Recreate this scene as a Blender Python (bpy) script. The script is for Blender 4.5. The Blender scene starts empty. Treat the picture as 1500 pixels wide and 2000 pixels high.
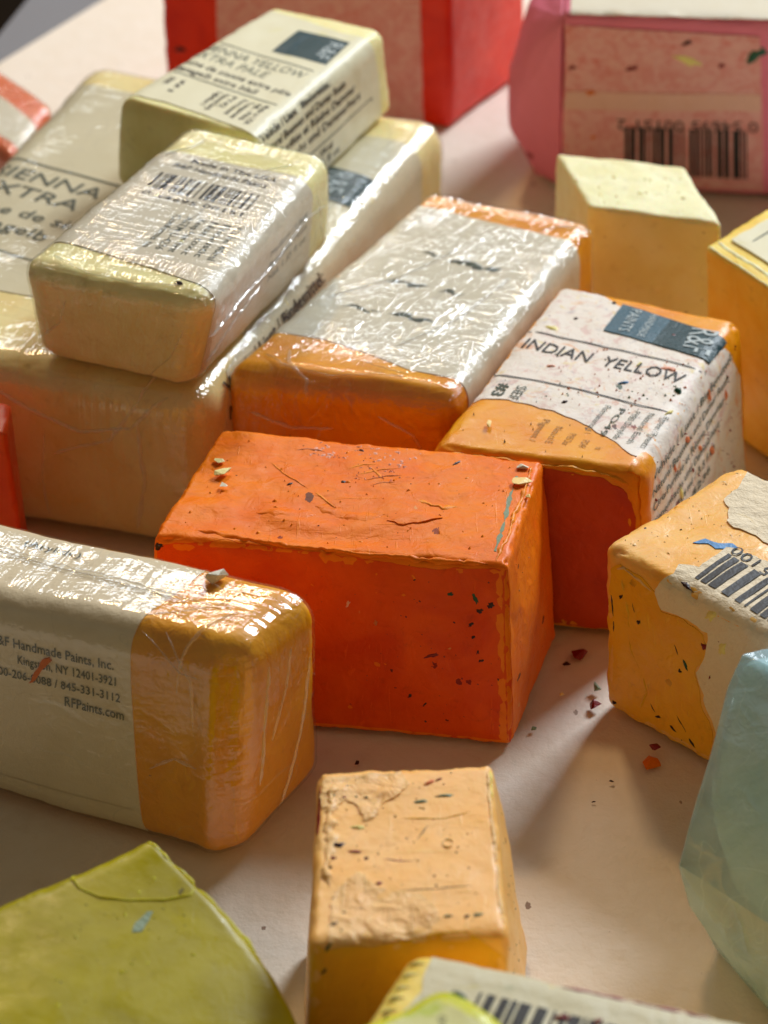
import bpy, math, random
import numpy as np
from mathutils import Vector
from mathutils.geometry import delaunay_2d_cdt

CM = 0.01                      # everything below is measured in centimetres
C = bpy.context.scene.collection
scene = bpy.context.scene
random.seed(7)
RNG = np.random.RandomState(11)

# ------------------------------------------------------------------ camera
cam_d = bpy.data.cameras.new('camera')
cam = bpy.data.objects.new('camera', cam_d); C.objects.link(cam)
PITCH, DIST = math.radians(33.0), 53.0
fwd = Vector((0, math.cos(PITCH), -math.sin(PITCH)))
cam.location = (Vector((0, 0, 2.0)) - fwd*DIST)*CM
cam.rotation_euler = (math.radians(90)-PITCH, 0, 0)
cam_d.sensor_fit = 'VERTICAL'; cam_d.sensor_height = 24.0
cam_d.lens = 4450/2000*24.0
cam_d.clip_start = 0.02; cam_d.clip_end = 60
cam_d.dof.use_dof = True; cam_d.dof.focus_distance = 47.5*CM; cam_d.dof.aperture_fstop = 13.0
scene.camera = cam

# ------------------------------------------------------------------ world, lamps, exposure
world = bpy.data.worlds.new('World'); scene.world = world; world.use_nodes = True
wb = world.node_tree.nodes['Background']
wb.inputs['Color'].default_value = (1.0, 0.84, 0.60, 1); wb.inputs['Strength'].default_value = 0.135

def window_light(name, az, el, dist, sx, sy, power, col, target=(1, -2, 3)):
    ld = bpy.data.lights.new(name, 'AREA'); ld.shape = 'RECTANGLE'
    ld.size = sx*CM; ld.size_y = sy*CM; ld.energy = power; ld.color = col
    o = bpy.data.objects.new(name, ld); C.objects.link(o)
    a, e = math.radians(az), math.radians(el)
    d = Vector((math.sin(a)*math.cos(e), math.cos(a)*math.cos(e), math.sin(e)))
    o.location = (Vector(target) + d*dist)*CM
    o.rotation_euler = d.to_track_quat('Z', 'Y').to_euler()
    return o
window_light('window_pane', 35, 36, 160, 40, 46, 30.5, (0.86, 0.93, 1.0))
window_light('window_pane', -3, 39.5, 175, 64, 30, 5.5, (0.80, 0.90, 1.0))
window_light('ceiling_bulb', -9, 47, 190, 18, 11, 9.5, (1.0, 0.66, 0.32))

scene.view_settings.view_transform = 'Standard'
scene.view_settings.look = 'None'
scene.view_settings.exposure = -0.12
scene.cycles.use_denoising = True
scene.cycles.max_bounces = 10
scene.cycles.transparent_max_bounces = 16
scene.cycles.diffuse_bounces = 5
scene.cycles.sample_clamp_indirect = 6

# ------------------------------------------------------------------ numpy noise
_P = RNG.permutation(256); _P = np.concatenate([_P, _P])
_G = RNG.randn(256, 3); _G /= np.linalg.norm(_G, axis=1)[:, None]
def perlin(P):
    P = np.asarray(P, float); i = np.floor(P).astype(int); f = P-i
    w = f*f*f*(f*(f*6-15)+10); out = 0
    for a in (0, 1):
        for b in (0, 1):
            for c in (0, 1):
                h = _P[(_P[(_P[(i[:, 0]+a) & 255]+i[:, 1]+b) & 255]+i[:, 2]+c) & 255]
                g = _G[h]; d = f-np.array([a, b, c])
                ww = (w[:, 0] if a else 1-w[:, 0])*(w[:, 1] if b else 1-w[:, 1])*(w[:, 2] if c else 1-w[:, 2])
                out = out+ww*(g*d).sum(1)
    return out*1.6
def fbm(P, octv=3):
    s = 0; a = 1
    for k in range(octv):
        s = s+a*perlin(P*2**k+17.3*k); a *= .5
    return s

# ------------------------------------------------------------------ materials
def srgb(r, g, b):
    f = lambda c: (c/12.92 if c <= .04045 else ((c+.055)/1.055)**2.4)
    return (f(r/255), f(g/255), f(b/255), 1)
class NT:
    def __init__(s, name):
        s.m = bpy.data.materials.new(name); s.m.use_nodes = True
        s.t = s.m.node_tree; s.t.nodes.clear()
        s.out = s.n('ShaderNodeOutputMaterial')
    def n(s, t, **k):
        o = s.t.nodes.new(t)
        for a, b in k.items(): setattr(o, a, b)
        return o
    def l(s, a, b): s.t.links.new(a, b)
    def coords(s, scale=100.0, attr=None, off=(0, 0, 0)):
        if attr: src = s.n('ShaderNodeAttribute', attribute_name=attr).outputs['Vector']
        else: src = s.n('ShaderNodeTexCoord').outputs['Object']
        mp = s.n('ShaderNodeMapping'); sc = scale if isinstance(scale, tuple) else (scale,)*3
        mp.inputs['Scale'].default_value = sc; mp.inputs['Location'].default_value = off
        s.l(src, mp.inputs['Vector']); return mp.outputs['Vector']
    def noise(s, vec, scale, detail=3, rough=.5, dist=0):
        o = s.n('ShaderNodeTexNoise'); s.l(vec, o.inputs['Vector'])
        o.inputs['Scale'].default_value = scale; o.inputs['Detail'].default_value = detail
        o.inputs['Roughness'].default_value = rough; o.inputs['Distortion'].default_value = dist
        return o.outputs['Fac']
    def ramp(s, fac, lo, hi, a=0., b=1.):
        o = s.n('ShaderNodeMapRange'); s.l(fac, o.inputs[0])
        for i, v in zip((1, 2, 3, 4), (lo, hi, a, b)): o.inputs[i].default_value = v
        return o.outputs[0]
    def mix(s, fac, a, b, kind='MIX'):
        o = s.n('ShaderNodeMix', data_type='RGBA', blend_type=kind)
        for k, v in ((0, fac), (6, a), (7, b)):
            if isinstance(v, (tuple, float, int)): o.inputs[k].default_value = v
            else: s.l(v, o.inputs[k])
        return o.outputs[2]
    def math(s, op, a, b=0.):
        o = s.n('ShaderNodeMath', operation=op)
        for k, v in ((0, a), (1, b)):
            if isinstance(v, (float, int)): o.inputs[k].default_value = v
            else: s.l(v, o.inputs[k])
        return o.outputs[0]
    def bump(s, h, dist_cm, prev=None, strength=1.):
        o = s.n('ShaderNodeBump'); o.inputs['Distance'].default_value = dist_cm*CM
        o.inputs['Strength'].default_value = strength
        s.l(h, o.inputs['Height'])
        if prev is not None: s.l(prev, o.inputs['Normal'])
        return o.outputs[0]

def specks(nt, vec, col, colour, density, size, seed):
    """small flecks of other paint ground into the surface"""
    mp = nt.n('ShaderNodeMapping'); nt.l(vec, mp.inputs['Vector']); mp.inputs['Location'].default_value = (seed*3.1, seed*1.7, seed*2.3)
    mp.inputs['Rotation'].default_value = (seed, seed*.7, seed*.3); mp.inputs['Scale'].default_value = (1, .55, .8)
    dn = nt.n('ShaderNodeTexNoise'); nt.l(mp.outputs[0], dn.inputs['Vector']); dn.inputs['Scale'].default_value = 9/size*.12
    add = nt.n('ShaderNodeVectorMath', operation='MULTIPLY_ADD'); nt.l(dn.outputs['Color'], add.inputs[0])
    add.inputs[1].default_value = (size*1.6,)*3; nt.l(mp.outputs[0], add.inputs[2])
    vo = nt.n('ShaderNodeTexVoronoi'); nt.l(add.outputs[0], vo.inputs['Vector']); vo.inputs['Scale'].default_value = 1/(size*5)
    sep = nt.n('ShaderNodeSeparateColor'); nt.l(vo.outputs['Color'], sep.inputs[0])
    keep = nt.math('LESS_THAN', sep.outputs[0], density)
    rad = nt.math('MULTIPLY', sep.outputs[1], .24)
    inside = nt.math('LESS_THAN', vo.outputs['Distance'], rad)
    clump = nt.ramp(nt.noise(vec, .45, 1), .42, .5)
    f = nt.math('MULTIPLY', nt.math('MULTIPLY', keep, inside), clump)
    return nt.mix(nt.math('MULTIPLY', f, .85), col, colour), f

def wax(name, c1, c2, rough=.42, sss=.15, dirt=(), scuff=.5, streak=0., spec=.5, radius=.35, clouds=1.3, chalk=None):
    nt = NT(name); v = nt.coords()
    big = nt.ramp(nt.noise(v, .55*clouds, 3, .55, .6), .34, .66)
    col = nt.mix(big, srgb(*c1), srgb(*c2))
    fine = nt.ramp(nt.noise(v, 9, 4, .6), .3, .75)
    col = nt.mix(nt.math('MULTIPLY', fine, .10), col, (1.25, 1.25, 1.25, 1), 'MULTIPLY')
    dk = nt.ramp(nt.noise(v, 2.6, 5, .7, .4), .58, .78)
    col = nt.mix(nt.math('MULTIPLY', dk, .28), col, (.25, .13, .05, 1), 'MULTIPLY')
    if chalk:
        ck = nt.ramp(nt.noise(v, .9, 5, .62, 1.2), chalk[1], chalk[1]+.1)
        col = nt.mix(nt.math('MULTIPLY', ck, chalk[2]), col, srgb(*chalk[0]))
    sc_ = None
    for k, (rot, st) in enumerate((((.3, .2, .5), (9., .5, 2.)), ((1.2, .6, -.8), (.6, 11., 1.5)), ((.2, 1.3, 2.1), (10., .7, .7)))):
        mp = nt.n('ShaderNodeMapping'); mp.inputs['Rotation'].default_value = rot; mp.inputs['Scale'].default_value = st; nt.l(v, mp.inputs['Vector'])
        t_ = nt.ramp(nt.noise(mp.outputs[0], 1.0, 3, .55, .35), .66, .72); sc_ = t_ if sc_ is None else nt.math('MAXIMUM', sc_, t_)
    sc_ = nt.math('MULTIPLY', sc_, nt.ramp(nt.noise(v, .8, 3), .42, .6))
    col = nt.mix(nt.math('MULTIPLY', sc_, .30*min(1., scuff*1.4)), col, srgb(*[min(255, x*1.06+22) for x in c1]))
    sm = nt.ramp(nt.noise(v, 1.6, 6, .75, 1.5), .60, .72)
    col = nt.mix(nt.math('MULTIPLY', sm, .35*min(1., scuff)), col, srgb(c2[0]*.74, c2[1]*.60, c2[2]*.6))
    f = None
    for k, (dc, dens, size) in enumerate(dirt):
        col, fk = specks(nt, v, col, srgb(*dc), dens, size, k+1.3)
        f = fk if f is None else nt.math('MAXIMUM', f, fk)
    p = nt.n('ShaderNodeBsdfPrincipled'); nt.l(col, p.inputs['Base Color'])
    p.inputs['Subsurface Weight'].default_value = sss
    p.inputs['Subsurface Radius'].default_value = (1, .45, .18)
    p.inputs['Subsurface Scale'].default_value = radius*CM
    p.inputs['Specular IOR Level'].default_value = spec*.7
    r = nt.ramp(nt.noise(v, 3.2, 4, .6), .3, .7, rough-.08, rough+.13); nt.l(r, p.inputs['Roughness'])
    h1 = nt.noise(v, 2.2, 4, .5, .8)
    vs = nt.coords((55, 260, 90))
    h2 = nt.noise(vs, 2.0, 3, .6)
    h3 = nt.noise(v, 14, 3, .6)
    b = nt.bump(h1, .05*scuff); b = nt.bump(sc_, .008*scuff, b); b = nt.bump(h2, .009*scuff+.03*streak, b); b = nt.bump(h3, .006*scuff+.002, b)
    if f is not None: b = nt.bump(f, .02, b)
    nt.l(b, p.inputs['Normal']); nt.l(p.outputs[0], nt.out.inputs[0])
    return nt.m

def paper(name, c, dirt=(), stain=None, rough=.6, fibre=1., translucent=0., sheen=.3):
    nt = NT(name); v = nt.coords()
    a = nt.ramp(nt.noise(v, 1.3, 4, .6, .5), .35, .7)
    col = nt.mix(nt.math('MULTIPLY', a, .22), srgb(*c), srgb(c[0]*.93, c[1]*.89, c[2]*.80))
    if stain:
        for k, (sc, th, amt) in enumerate(stain):
            mp = nt.coords(100., off=(5*k+1, 3*k, 7*k))
            s_ = nt.ramp(nt.noise(mp, 1.1+.55*k, 7, .72, 1.1), th, th+.09)
            col = nt.mix(nt.math('MULTIPLY', s_, amt), col, srgb(*sc))
    for k, (dc, dens, size) in enumerate(dirt):
        col, fk = specks(nt, v, col, srgb(*dc), dens, size, k+2.1)
    p = nt.n('ShaderNodeBsdfPrincipled'); nt.l(col, p.inputs['Base Color'])
    p.inputs['Roughness'].default_value = rough; p.inputs['Specular IOR Level'].default_value = sheen
    b = nt.bump(nt.noise(v, 22, 3, .7), .006*fibre); b = nt.bump(nt.noise(v, 2.5, 4, .6), .04*fibre, b)
    nt.l(b, p.inputs['Normal']); nt.l(p.outputs[0], nt.out.inputs[0])
    return nt.m

def flat(name, c, rough=.5, spec=.4, var=.15):
    nt = NT(name); v = nt.coords()
    n_ = nt.noise(v, 5, 4, .6)
    col = nt.mix(nt.math('MULTIPLY', n_, var*2), srgb(*c), srgb(*[min(255, x*1.25+12) for x in c]))
    p = nt.n('ShaderNodeBsdfPrincipled'); nt.l(col, p.inputs['Base Color'])
    p.inputs['Roughness'].default_value = rough; p.inputs['Specular IOR Level'].default_value = spec*.7
    nt.l(nt.bump(nt.noise(v, 12, 3), .02), p.inputs['Normal'])
    nt.l(p.outputs[0], nt.out.inputs[0]); return nt.m

def film(name, hazecol=(.9, .9, .88), pleat=.03, crumple=.05, rough=.05, haze=.05, fine=.22, freq=6., tint=(.995, .995, .99), dirn=(1., 1., 1.), seed=0.):
    """thin cling wrap: Fresnel glints over a clear sheet with pleats across the edges"""
    nt = NT(name)
    at = nt.n('ShaderNodeAttribute', attribute_name='box').outputs['Vector']
    wt = nt.n('ShaderNodeAttribute', attribute_name='pleat').outputs['Vector']
    sw = nt.n('ShaderNodeSeparateXYZ'); nt.l(wt, sw.inputs[0])
    def an(scale, sc, det=2, dist=.0):
        mp = nt.n('ShaderNodeMapping'); mp.inputs['Scale'].default_value = scale; mp.inputs['Location'].default_value = (seed, seed*2, seed*3)
        nt.l(at, mp.inputs['Vector']); return nt.noise(mp.outputs[0], sc, det, .5, dist)
    nu = nt.math('MULTIPLY', an((1, .10, .10), freq, 2, .12), sw.outputs[0])
    nv = nt.math('MULTIPLY', an((.10, 1, .10), freq, 2, .12), sw.outputs[1])
    nw = nt.math('MULTIPLY', an((.15, .15, 1), freq, 2, .2), sw.outputs[2])
    h = nt.math('ADD', nt.math('ADD', nu, nv), nw)
    b = nt.bump(h, pleat*2)
    mp = nt.n('ShaderNodeMapping'); mp.inputs['Scale'].default_value = dirn; mp.inputs['Rotation'].default_value = (0, 0, .35+seed)
    nt.l(at, mp.inputs['Vector'])
    c1 = nt.noise(mp.outputs[0], .75, 1., .35, .9)
    rid = nt.ramp(nt.math('ABSOLUTE', nt.math('SUBTRACT', c1, .5)), 0., .07, .07, 0.)
    b = nt.bump(rid, crumple*2.4, b)
    b = nt.bump(nt.noise(mp.outputs[0], 4.0, 1, .5, 1.6), crumple*fine, b)
    creas = None
    for k, (rt, sc) in enumerate((((.5, .3, .6), (1.6, .35, .9)), ((.2, .9, -.5), (.4, 1.5, .5)))):
        m2 = nt.n('ShaderNodeMapping'); m2.inputs['Rotation'].default_value = rt; m2.inputs['Scale'].default_value = sc; m2.inputs['Location'].default_value = (seed+k, 0, seed*2)
        nt.l(at, m2.inputs['Vector']); q_ = nt.ramp(nt.math('ABSOLUTE', nt.math('SUBTRACT', nt.noise(m2.outputs[0], 1.1, 1, .5, .4), .5)), 0., .012, .10, 0.)
        q_ = nt.math('MULTIPLY', q_, nt.ramp(nt.noise(m2.outputs[0], .7, 1), .45, .6))
        creas = q_ if creas is None else nt.math('MAXIMUM', creas, q_)
    b = nt.bump(creas, crumple*.3, b)
    ge = nt.n('ShaderNodeNewGeometry'); dp = nt.n('ShaderNodeVectorMath', operation='DOT_PRODUCT')
    nt.l(ge.outputs['Normal'], dp.inputs[0]); nt.l(ge.outputs['Incoming'], dp.inputs[1])
    om = nt.math('SUBTRACT', 1., nt.math('ABSOLUTE', dp.outputs['Value']))      # Schlick, two faces of the sheet, alike from both sides
    fac = nt.math('MINIMUM', nt.math('ADD', nt.math('MULTIPLY', nt.math('POWER', om, 5.), .4), .10), .35)
    tr = nt.n('ShaderNodeBsdfTransparent'); tr.inputs[0].default_value = (*tint, 1)
    gl = nt.n('ShaderNodeBsdfGlossy'); gl.inputs['Roughness'].default_value = rough; nt.l(b, gl.inputs['Normal'])
    df = nt.n('ShaderNodeBsdfDiffuse'); df.inputs[0].default_value = (*hazecol, 1); nt.l(b, df.inputs['Normal'])
    m0 = nt.n('ShaderNodeMixShader'); nt.l(nt.math('ADD', nt.ramp(c1, .3, .8, haze*.3, haze*.8), creas), m0.inputs[0]); nt.l(tr.outputs[0], m0.inputs[1]); nt.l(df.outputs[0], m0.inputs[2])
    m1 = nt.n('ShaderNodeMixShader'); nt.l(fac, m1.inputs[0]); nt.l(m0.outputs[0], m1.inputs[1]); nt.l(gl.outputs[0], m1.inputs[2])
    nt.l(m1.outputs[0], nt.out.inputs[0]); return nt.m

# ------------------------------------------------------------------ objects
ORG = {}
def tag(o, label=None, cat=None, group=None, kind=None):
    if label: o['label'] = label
    if cat: o['category'] = cat
    if group: o['group'] = group
    if kind: o['kind'] = kind
    return o
def make_mesh(name, V, F, mat, parent=None, origin=None, smooth=True, attrs=None):
    """V in cm (world); the object's origin is its thing's base point"""
    me = bpy.data.meshes.new(name)
    o0 = np.array(origin if origin is not None else (ORG[parent.name] if parent is not None else (0, 0, 0)), float)
    me.from_pydata(((np.asarray(V)-o0)*CM).tolist(), [], [list(map(int, f)) for f in F]); me.update()
    me.materials.append(mat)
    if smooth: me.polygons.foreach_set('use_smooth', [True]*len(me.polygons))
    if attrs:
        for k, a in attrs.items():
            at = me.attributes.new(k, 'FLOAT_VECTOR', 'POINT'); at.data.foreach_set('vector', np.asarray(a, np.float32).ravel())
    o = bpy.data.objects.new(name, me); C.objects.link(o)
    ORG[o.name] = tuple(o0)
    if parent is None: o.location = Vector(o0)*CM
    else: o.parent = parent
    return o

class Block:
    """a hand-cast cake of wax: eight corners, rounded edges, uneven skin. Box coordinates:
       u left to right, v front to back, w up (cm)."""
    def __init__(s, T, B, r=(.3, .3, .3), amp=((.5, .05), (1.6, .02)), edge=.0, seed=0., extra=None, warp=None):
        s.warp = warp
        s.T = [np.array(a, float) for a in T]; s.B = [np.array(a, float) for a in B]
        L = np.linalg.norm; t, b = s.T, s.B
        s.D = np.array([(L(t[1]-t[0])+L(t[2]-t[3])+L(b[1]-b[0])+L(b[2]-b[3]))/4,
                        (L(t[3]-t[0])+L(t[2]-t[1])+L(b[3]-b[0])+L(b[2]-b[1]))/4, abs(t[0][2]-b[0][2])])
        s.r = np.array(r, float); s.amp = amp; s.edge = edge; s.seed = seed; s.extra = extra
        s.o = sum(s.B)/4; s.root = None
    def pos(s, P, off=0.):
        P = np.atleast_2d(np.asarray(P, float))
        r = np.minimum(s.r, s.D*.49)
        inner = np.clip(P, r, s.D-r); d = (P-inner)/r
        n = np.linalg.norm(d, axis=1)[:, None]; n[n < 1e-9] = 1; d = d/n
        q = inner+d*r
        nd = d/r; nd /= np.maximum(np.linalg.norm(nd, axis=1)[:, None], 1e-9)
        disp = np.zeros(len(P))
        for k, (f, a) in enumerate(s.amp): disp = disp+a*perlin(q*f+s.seed+5*k)
        if s.edge:
            sd = np.sort(np.abs(d), axis=1)[:, 1]
            e = np.clip(sd*1.5, 0, 1)
            disp = disp+s.edge*e*(.7*fbm(q*2.6+s.seed*3+40, 3)+2.2*np.minimum(0, fbm(q*4.6+s.seed*7+20, 2)+.12))
        if s.extra is not None: disp = disp+s.extra(q, nd, s)
        q = q+nd*(disp+off)[:, None] if np.ndim(disp) else q
        if s.warp is not None: q = s.warp(q, s)
        u, v, w = (q/s.D).T; u = u[:, None]; v = v[:, None]; w = w[:, None]
        f = lambda c: (c[0]*(1-u)+c[1]*u)*(1-v)+(c[3]*(1-u)+c[2]*u)*v
        return f(s.B)*(1-w)+f(s.T)*w
    def face(s, name, ab):
        """2-D coordinates on a face (or over an edge) to box coordinates"""
        ab = np.atleast_2d(np.asarray(ab, float)); a, b = ab[:, 0], ab[:, 1]; U, V, H = s.D; z = np.zeros(len(a))
        if name == 'top': return np.c_[a, b, z+H]
        if name == 'front': return np.c_[a, z, b]
        if name == 'right': return np.c_[z+U, a, b]
        if name == 'topfront': return np.c_[a, np.maximum(b, 0), np.where(b < 0, H+b, H)]
        if name == 'topright': return np.c_[np.minimum(a, U), b, np.where(a > U, H-(a-U), H)]
    def grid(s, cell, off=0., skirt=True):
        U, V, H = s.D; nu, nv, nw = [max(2, int(round(x/cell))) for x in s.D]
        def lin(n, L, r):     # a little denser near the edges
            t = np.linspace(0, 1, n+1); return L*(t-.055*np.sin(4*np.pi*t)/ (1 if L > 1 else 2))
        gu, gv, gw = lin(nu, U, 0), lin(nv, V, 0), lin(nw, H, 0)
        Vs, Fs, base = [], [], 0
        def add(A, B, fn, flip):
            nonlocal base
            a, b = np.meshgrid(A, B, indexing='ij'); Vs.append(fn(a.ravel(), b.ravel()))
            na, nb = len(A), len(B); i, j = np.meshgrid(np.arange(na-1), np.arange(nb-1), indexing='ij'); k = base+i*nb+j
            q = np.stack([k, k+nb, k+nb+1, k+1], -1).reshape(-1, 4)
            Fs.append(q[:, ::-1] if flip else q); base += na*nb
        z = lambda a: np.zeros_like(a)
        add(gu, gv, lambda a, b: np.c_[a, b, z(a)+H], False); add(gu, gv, lambda a, b: np.c_[a, b, z(a)], True)
        add(gu, gw, lambda a, b: np.c_[a, z(a), b], False); add(gu, gw, lambda a, b: np.c_[a, z(a)+V, b], True)
        add(gv, gw, lambda a, b: np.c_[z(a)+U, a, b], False); add(gv, gw, lambda a, b: np.c_[z(a), a, b], True)
        P = np.concatenate(Vs); F = np.concatenate(Fs)
        key = np.round(P*1e4).astype(np.int64)
        _, idx, inv = np.unique(key, axis=0, return_index=True, return_inverse=True)
        return P[idx], inv.ravel()[F]
    def body(s, name, mat, cell=.12, parent=None, off=0.):
        P, F = s.grid(cell)
        o = make_mesh(name, s.pos(P, off), F, mat, parent if parent is not None else s.root)
        return o
    def thing(s, name, label, cat, group=None):
        e = bpy.data.objects.new(name, None); C.objects.link(e); e.empty_display_size = .01
        e.location = Vector(s.o)*CM; ORG[e.name] = tuple(map(float, s.o)); tag(e, label, cat, group); s.root = e; return e
    def wrap(s, mat, cell=.09, off=.05, loose=.03, name='plastic_wrap', seed=3.):
        P, F = s.grid(cell)
        U, V, H = s.D; d = np.minimum(P, s.D-P)
        rch = 1.+.9*perlin(P*.8+seed*5); rch = np.clip(rch, .25, 2.)
        W = np.c_[np.exp(-np.hypot(d[:, 1], d[:, 2])/(1.1*rch)), np.exp(-np.hypot(d[:, 0], d[:, 2])/(1.1*rch)), np.exp(-np.hypot(d[:, 0], d[:, 1])/.5)]
        rip = W[:, 0]*perlin(P*np.array([4.5, .6, .6])+seed)+W[:, 1]*perlin(P*np.array([.6, 4.5, .6])+seed+9)+W[:, 2]*perlin(P*np.array([.6, .6, 4.])+seed+19)
        cr = np.abs(fbm(P*np.array([.8, .6, .8])+seed*2, 2))
        o_ = off+loose*.22*rip+loose*(.5-cr)*.35
        V_ = s.pos(P, np.maximum(o_, off*.45))
        return make_mesh(name, V_, F, mat, s.root, attrs={'box': P, 'pleat': W})
    def patch(s, name, mat, face, poly, off=.03, cell=.25, jag=0., thick=None, parent=None, wob=.0, jf=3., seed=0., dome=0.):
        """a thin sheet or blob lying on the surface, with a real edge"""
        pts = []; n = len(poly)
        for i in range(n):
            a = np.array(poly[i], float); b = np.array(poly[(i+1) % n], float); L = np.linalg.norm(b-a)
            step = min(cell, .12 if jag else cell); k = max(1, int(L/step))
            for j in range(k):
                p = a+(b-a)*j/k
                if jag:
                    w = jag*fbm(np.array([[p[0]*jf+seed, p[1]*jf, seed]]), 2)[0]; nrm = np.array([b[1]-a[1], a[0]-b[0]])/max(L, 1e-6); p = p+nrm*w
                pts.append(p)
        nb = len(pts); P2 = np.array(pts)
        lo, hi = P2.min(0), P2.max(0)
        gx = np.arange(lo[0]+cell/2, hi[0], cell); gy = np.arange(lo[1]+cell/2, hi[1], cell)
        G = np.array([(x, y) for x in gx for y in gy]).reshape(-1, 2)
        if len(G):      # keep the inside ones, away from the border
            x, y = G[:, 0], G[:, 1]; ins = np.zeros(len(G), bool); dm = np.full(len(G), 9.)
            for i in range(nb):
                a = P2[i]; b = P2[(i+1) % nb]
                c = ((a[1] > y) != (b[1] > y)) & (x < (b[0]-a[0])*(y-a[1])/(b[1]-a[1]+1e-12)+a[0]); ins ^= c
                dm = np.minimum(dm, np.hypot(x-a[0], y-a[1]))
            G = G[ins & (dm > cell*.4)]
        allp = np.concatenate([P2, G]) if len(G) else P2
        res = delaunay_2d_cdt([Vector(p) for p in allp], [(i, (i+1) % nb) for i in range(nb)], [], 1, 1e-5)
        X = np.array([list(v) for v in res[0]]); F = [list(f) for f in res[2]]
        if not F: return None
        cnt = {}
        for f in F:
            for i in range(len(f)):
                e = (f[i], f[(i+1) % len(f)]); cnt[tuple(sorted(e))] = cnt.get(tuple(sorted(e)), 0)+1
        rim = [(f[i], f[(i+1) % len(f)]) for f in F for i in range(len(f)) if cnt[tuple(sorted((f[i], f[(i+1) % len(f)])))] == 1]
        h = off+wob*perlin(np.c_[X*2.2, np.zeros(len(X))+seed])
        if dome:
            rimset = set(a for a, b in rim); m = np.array([0. if i in rimset else 1. for i in range(len(X))])
            dd = np.min(np.hypot(X[:, None, 0]-P2[None, :, 0], X[:, None, 1]-P2[None, :, 1]), axis=1)
            h = off+m*dome*np.minimum(1, dd/ (0.3*min(hi-lo)+1e-6))
        top = s.pos(s.face(face, X), h); low = s.pos(s.face(face, X), -.03)
        nv = len(X); FF = F+[[b+nv, a+nv, a+2*nv, b+2*nv] for a, b in rim]
        return make_mesh(name, np.concatenate([top, top, low]), FF, mat, parent if parent is not None else s.root)
    def ridge(s, name, mat, face, line, width=.1, height=.05, jit=.3, parent=None, seed=0., kind=None, lift=0.):
        """a lip, scratch burr or crease following a line on the surface"""
        L = np.array(line, float); out = []
        for i in range(len(L)-1):
            k = max(2, int(np.linalg.norm(L[i+1]-L[i])/.07))
            out += [L[i]+(L[i+1]-L[i])*j/k for j in range(k)]
        out.append(L[-1]); X = np.array(out); n = len(X)
        t = np.gradient(X, axis=0); t /= np.maximum(np.linalg.norm(t, axis=1)[:, None], 1e-9); nn = np.c_[-t[:, 1], t[:, 0]]
        sh = perlin(np.c_[X*6., np.zeros(n)+seed])*width*.4*jit+perlin(np.c_[X*1.1, np.zeros(n)+seed])*width*.5*jit
        wv = width*np.clip(1+1.5*jit*fbm(np.c_[X*3.1, np.zeros(n)+seed+7], 2), .6, 1.7); tap = np.minimum(1, np.minimum(np.arange(n), n-1-np.arange(n))/3.+.15)
        X = X+nn*sh[:, None]; rows = []
        for off2, hh in ((-.5, -.02), (-.28, .6), (0, 1.), (.28, .55), (.5, -.02)):
            ab = X+nn*(off2*wv*tap)[:, None]
            hv = hh*height*tap*np.clip(1+1.4*jit*fbm(np.c_[X*3.7, np.zeros(n)+seed+3], 2), .35, 1.7) if hh > 0 else np.full(n, hh)
            rows.append(s.pos(s.face(face, ab), hv+lift))
        V_ = np.concatenate(rows); F = [[r*n+i, r*n+i+1, (r+1)*n+i+1, (r+1)*n+i] for r in range(4) for i in range(n-1)]
        o = make_mesh(name, V_, [f[::-1] for f in F], mat, parent if parent is not None else s.root)
        if kind: tag(o, kind=kind)
        return o
    def blob(s, name, mat, face, c, size, ang=0., asp=1., h=.03, seed=0, parent=None):
        n = 22; rr = random.Random(seed*7+1); pts = []; ph = rr.uniform(0, 99)
        for i in range(n):
            a = 2*math.pi*i/n; r = size*max(.25, 1+.75*fbm(np.array([[math.cos(a)*1.1+ph, math.sin(a)*1.1, ph]]), 3)[0]+.18*rr.uniform(-1, 1)); x, y = r*math.cos(a), r*math.sin(a)*asp
            pts.append((c[0]+x*math.cos(ang)-y*math.sin(ang), c[1]+x*math.sin(ang)+y*math.cos(ang)))
        X = np.array(pts+[tuple(np.mean(pts, axis=0))]); inn = X[:n]*.5+X[n]*.5
        X = np.concatenate([X[:n], inn, X[n:]]); hh = np.r_[np.zeros(n)-.01, np.zeros(n)+h*.8, h]
        F = [[i, (i+1) % n, n+(i+1) % n, n+i] for i in range(n)]+[[n+i, n+(i+1) % n, 2*n] for i in range(n)]
        return make_mesh(name, s.pos(s.face(face, X), hh), F, mat, parent if parent is not None else s.root)
    def flecks(s, mat, face, box, count, size, seed=0, name='paint_flecks', parent=None, h=.012):
        """many tiny flecks as one part"""
        rr = random.Random(seed); VV, FF = [], []
        for k in range(count):
            cx, cy = rr.uniform(box[0], box[2]), rr.uniform(box[1], box[3]); sz = size*rr.uniform(.35, 1.)**1.5; an = rr.uniform(0, 6.3); asp = rr.uniform(.25, .9)
            n = 7; pts = []
            for i in range(n):
                a = 2*math.pi*i/n; r = sz*rr.uniform(.6, 1.3); x, y = r*math.cos(a), r*math.sin(a)*asp
                pts.append((cx+x*math.cos(an)-y*math.sin(an), cy+x*math.sin(an)+y*math.cos(an)))
            pts.append((cx, cy)); b = sum(len(v) for v in VV)
            VV.append(s.pos(s.face(face, pts), np.r_[np.zeros(n)-.004, h*rr.uniform(.6, 1.6)])); FF += [[b+i, b+(i+1) % n, b+n] for i in range(n)]
        return tag(make_mesh(name, np.concatenate(VV), FF, mat, parent if parent is not None else s.root, smooth=False), kind='stuff')
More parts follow.
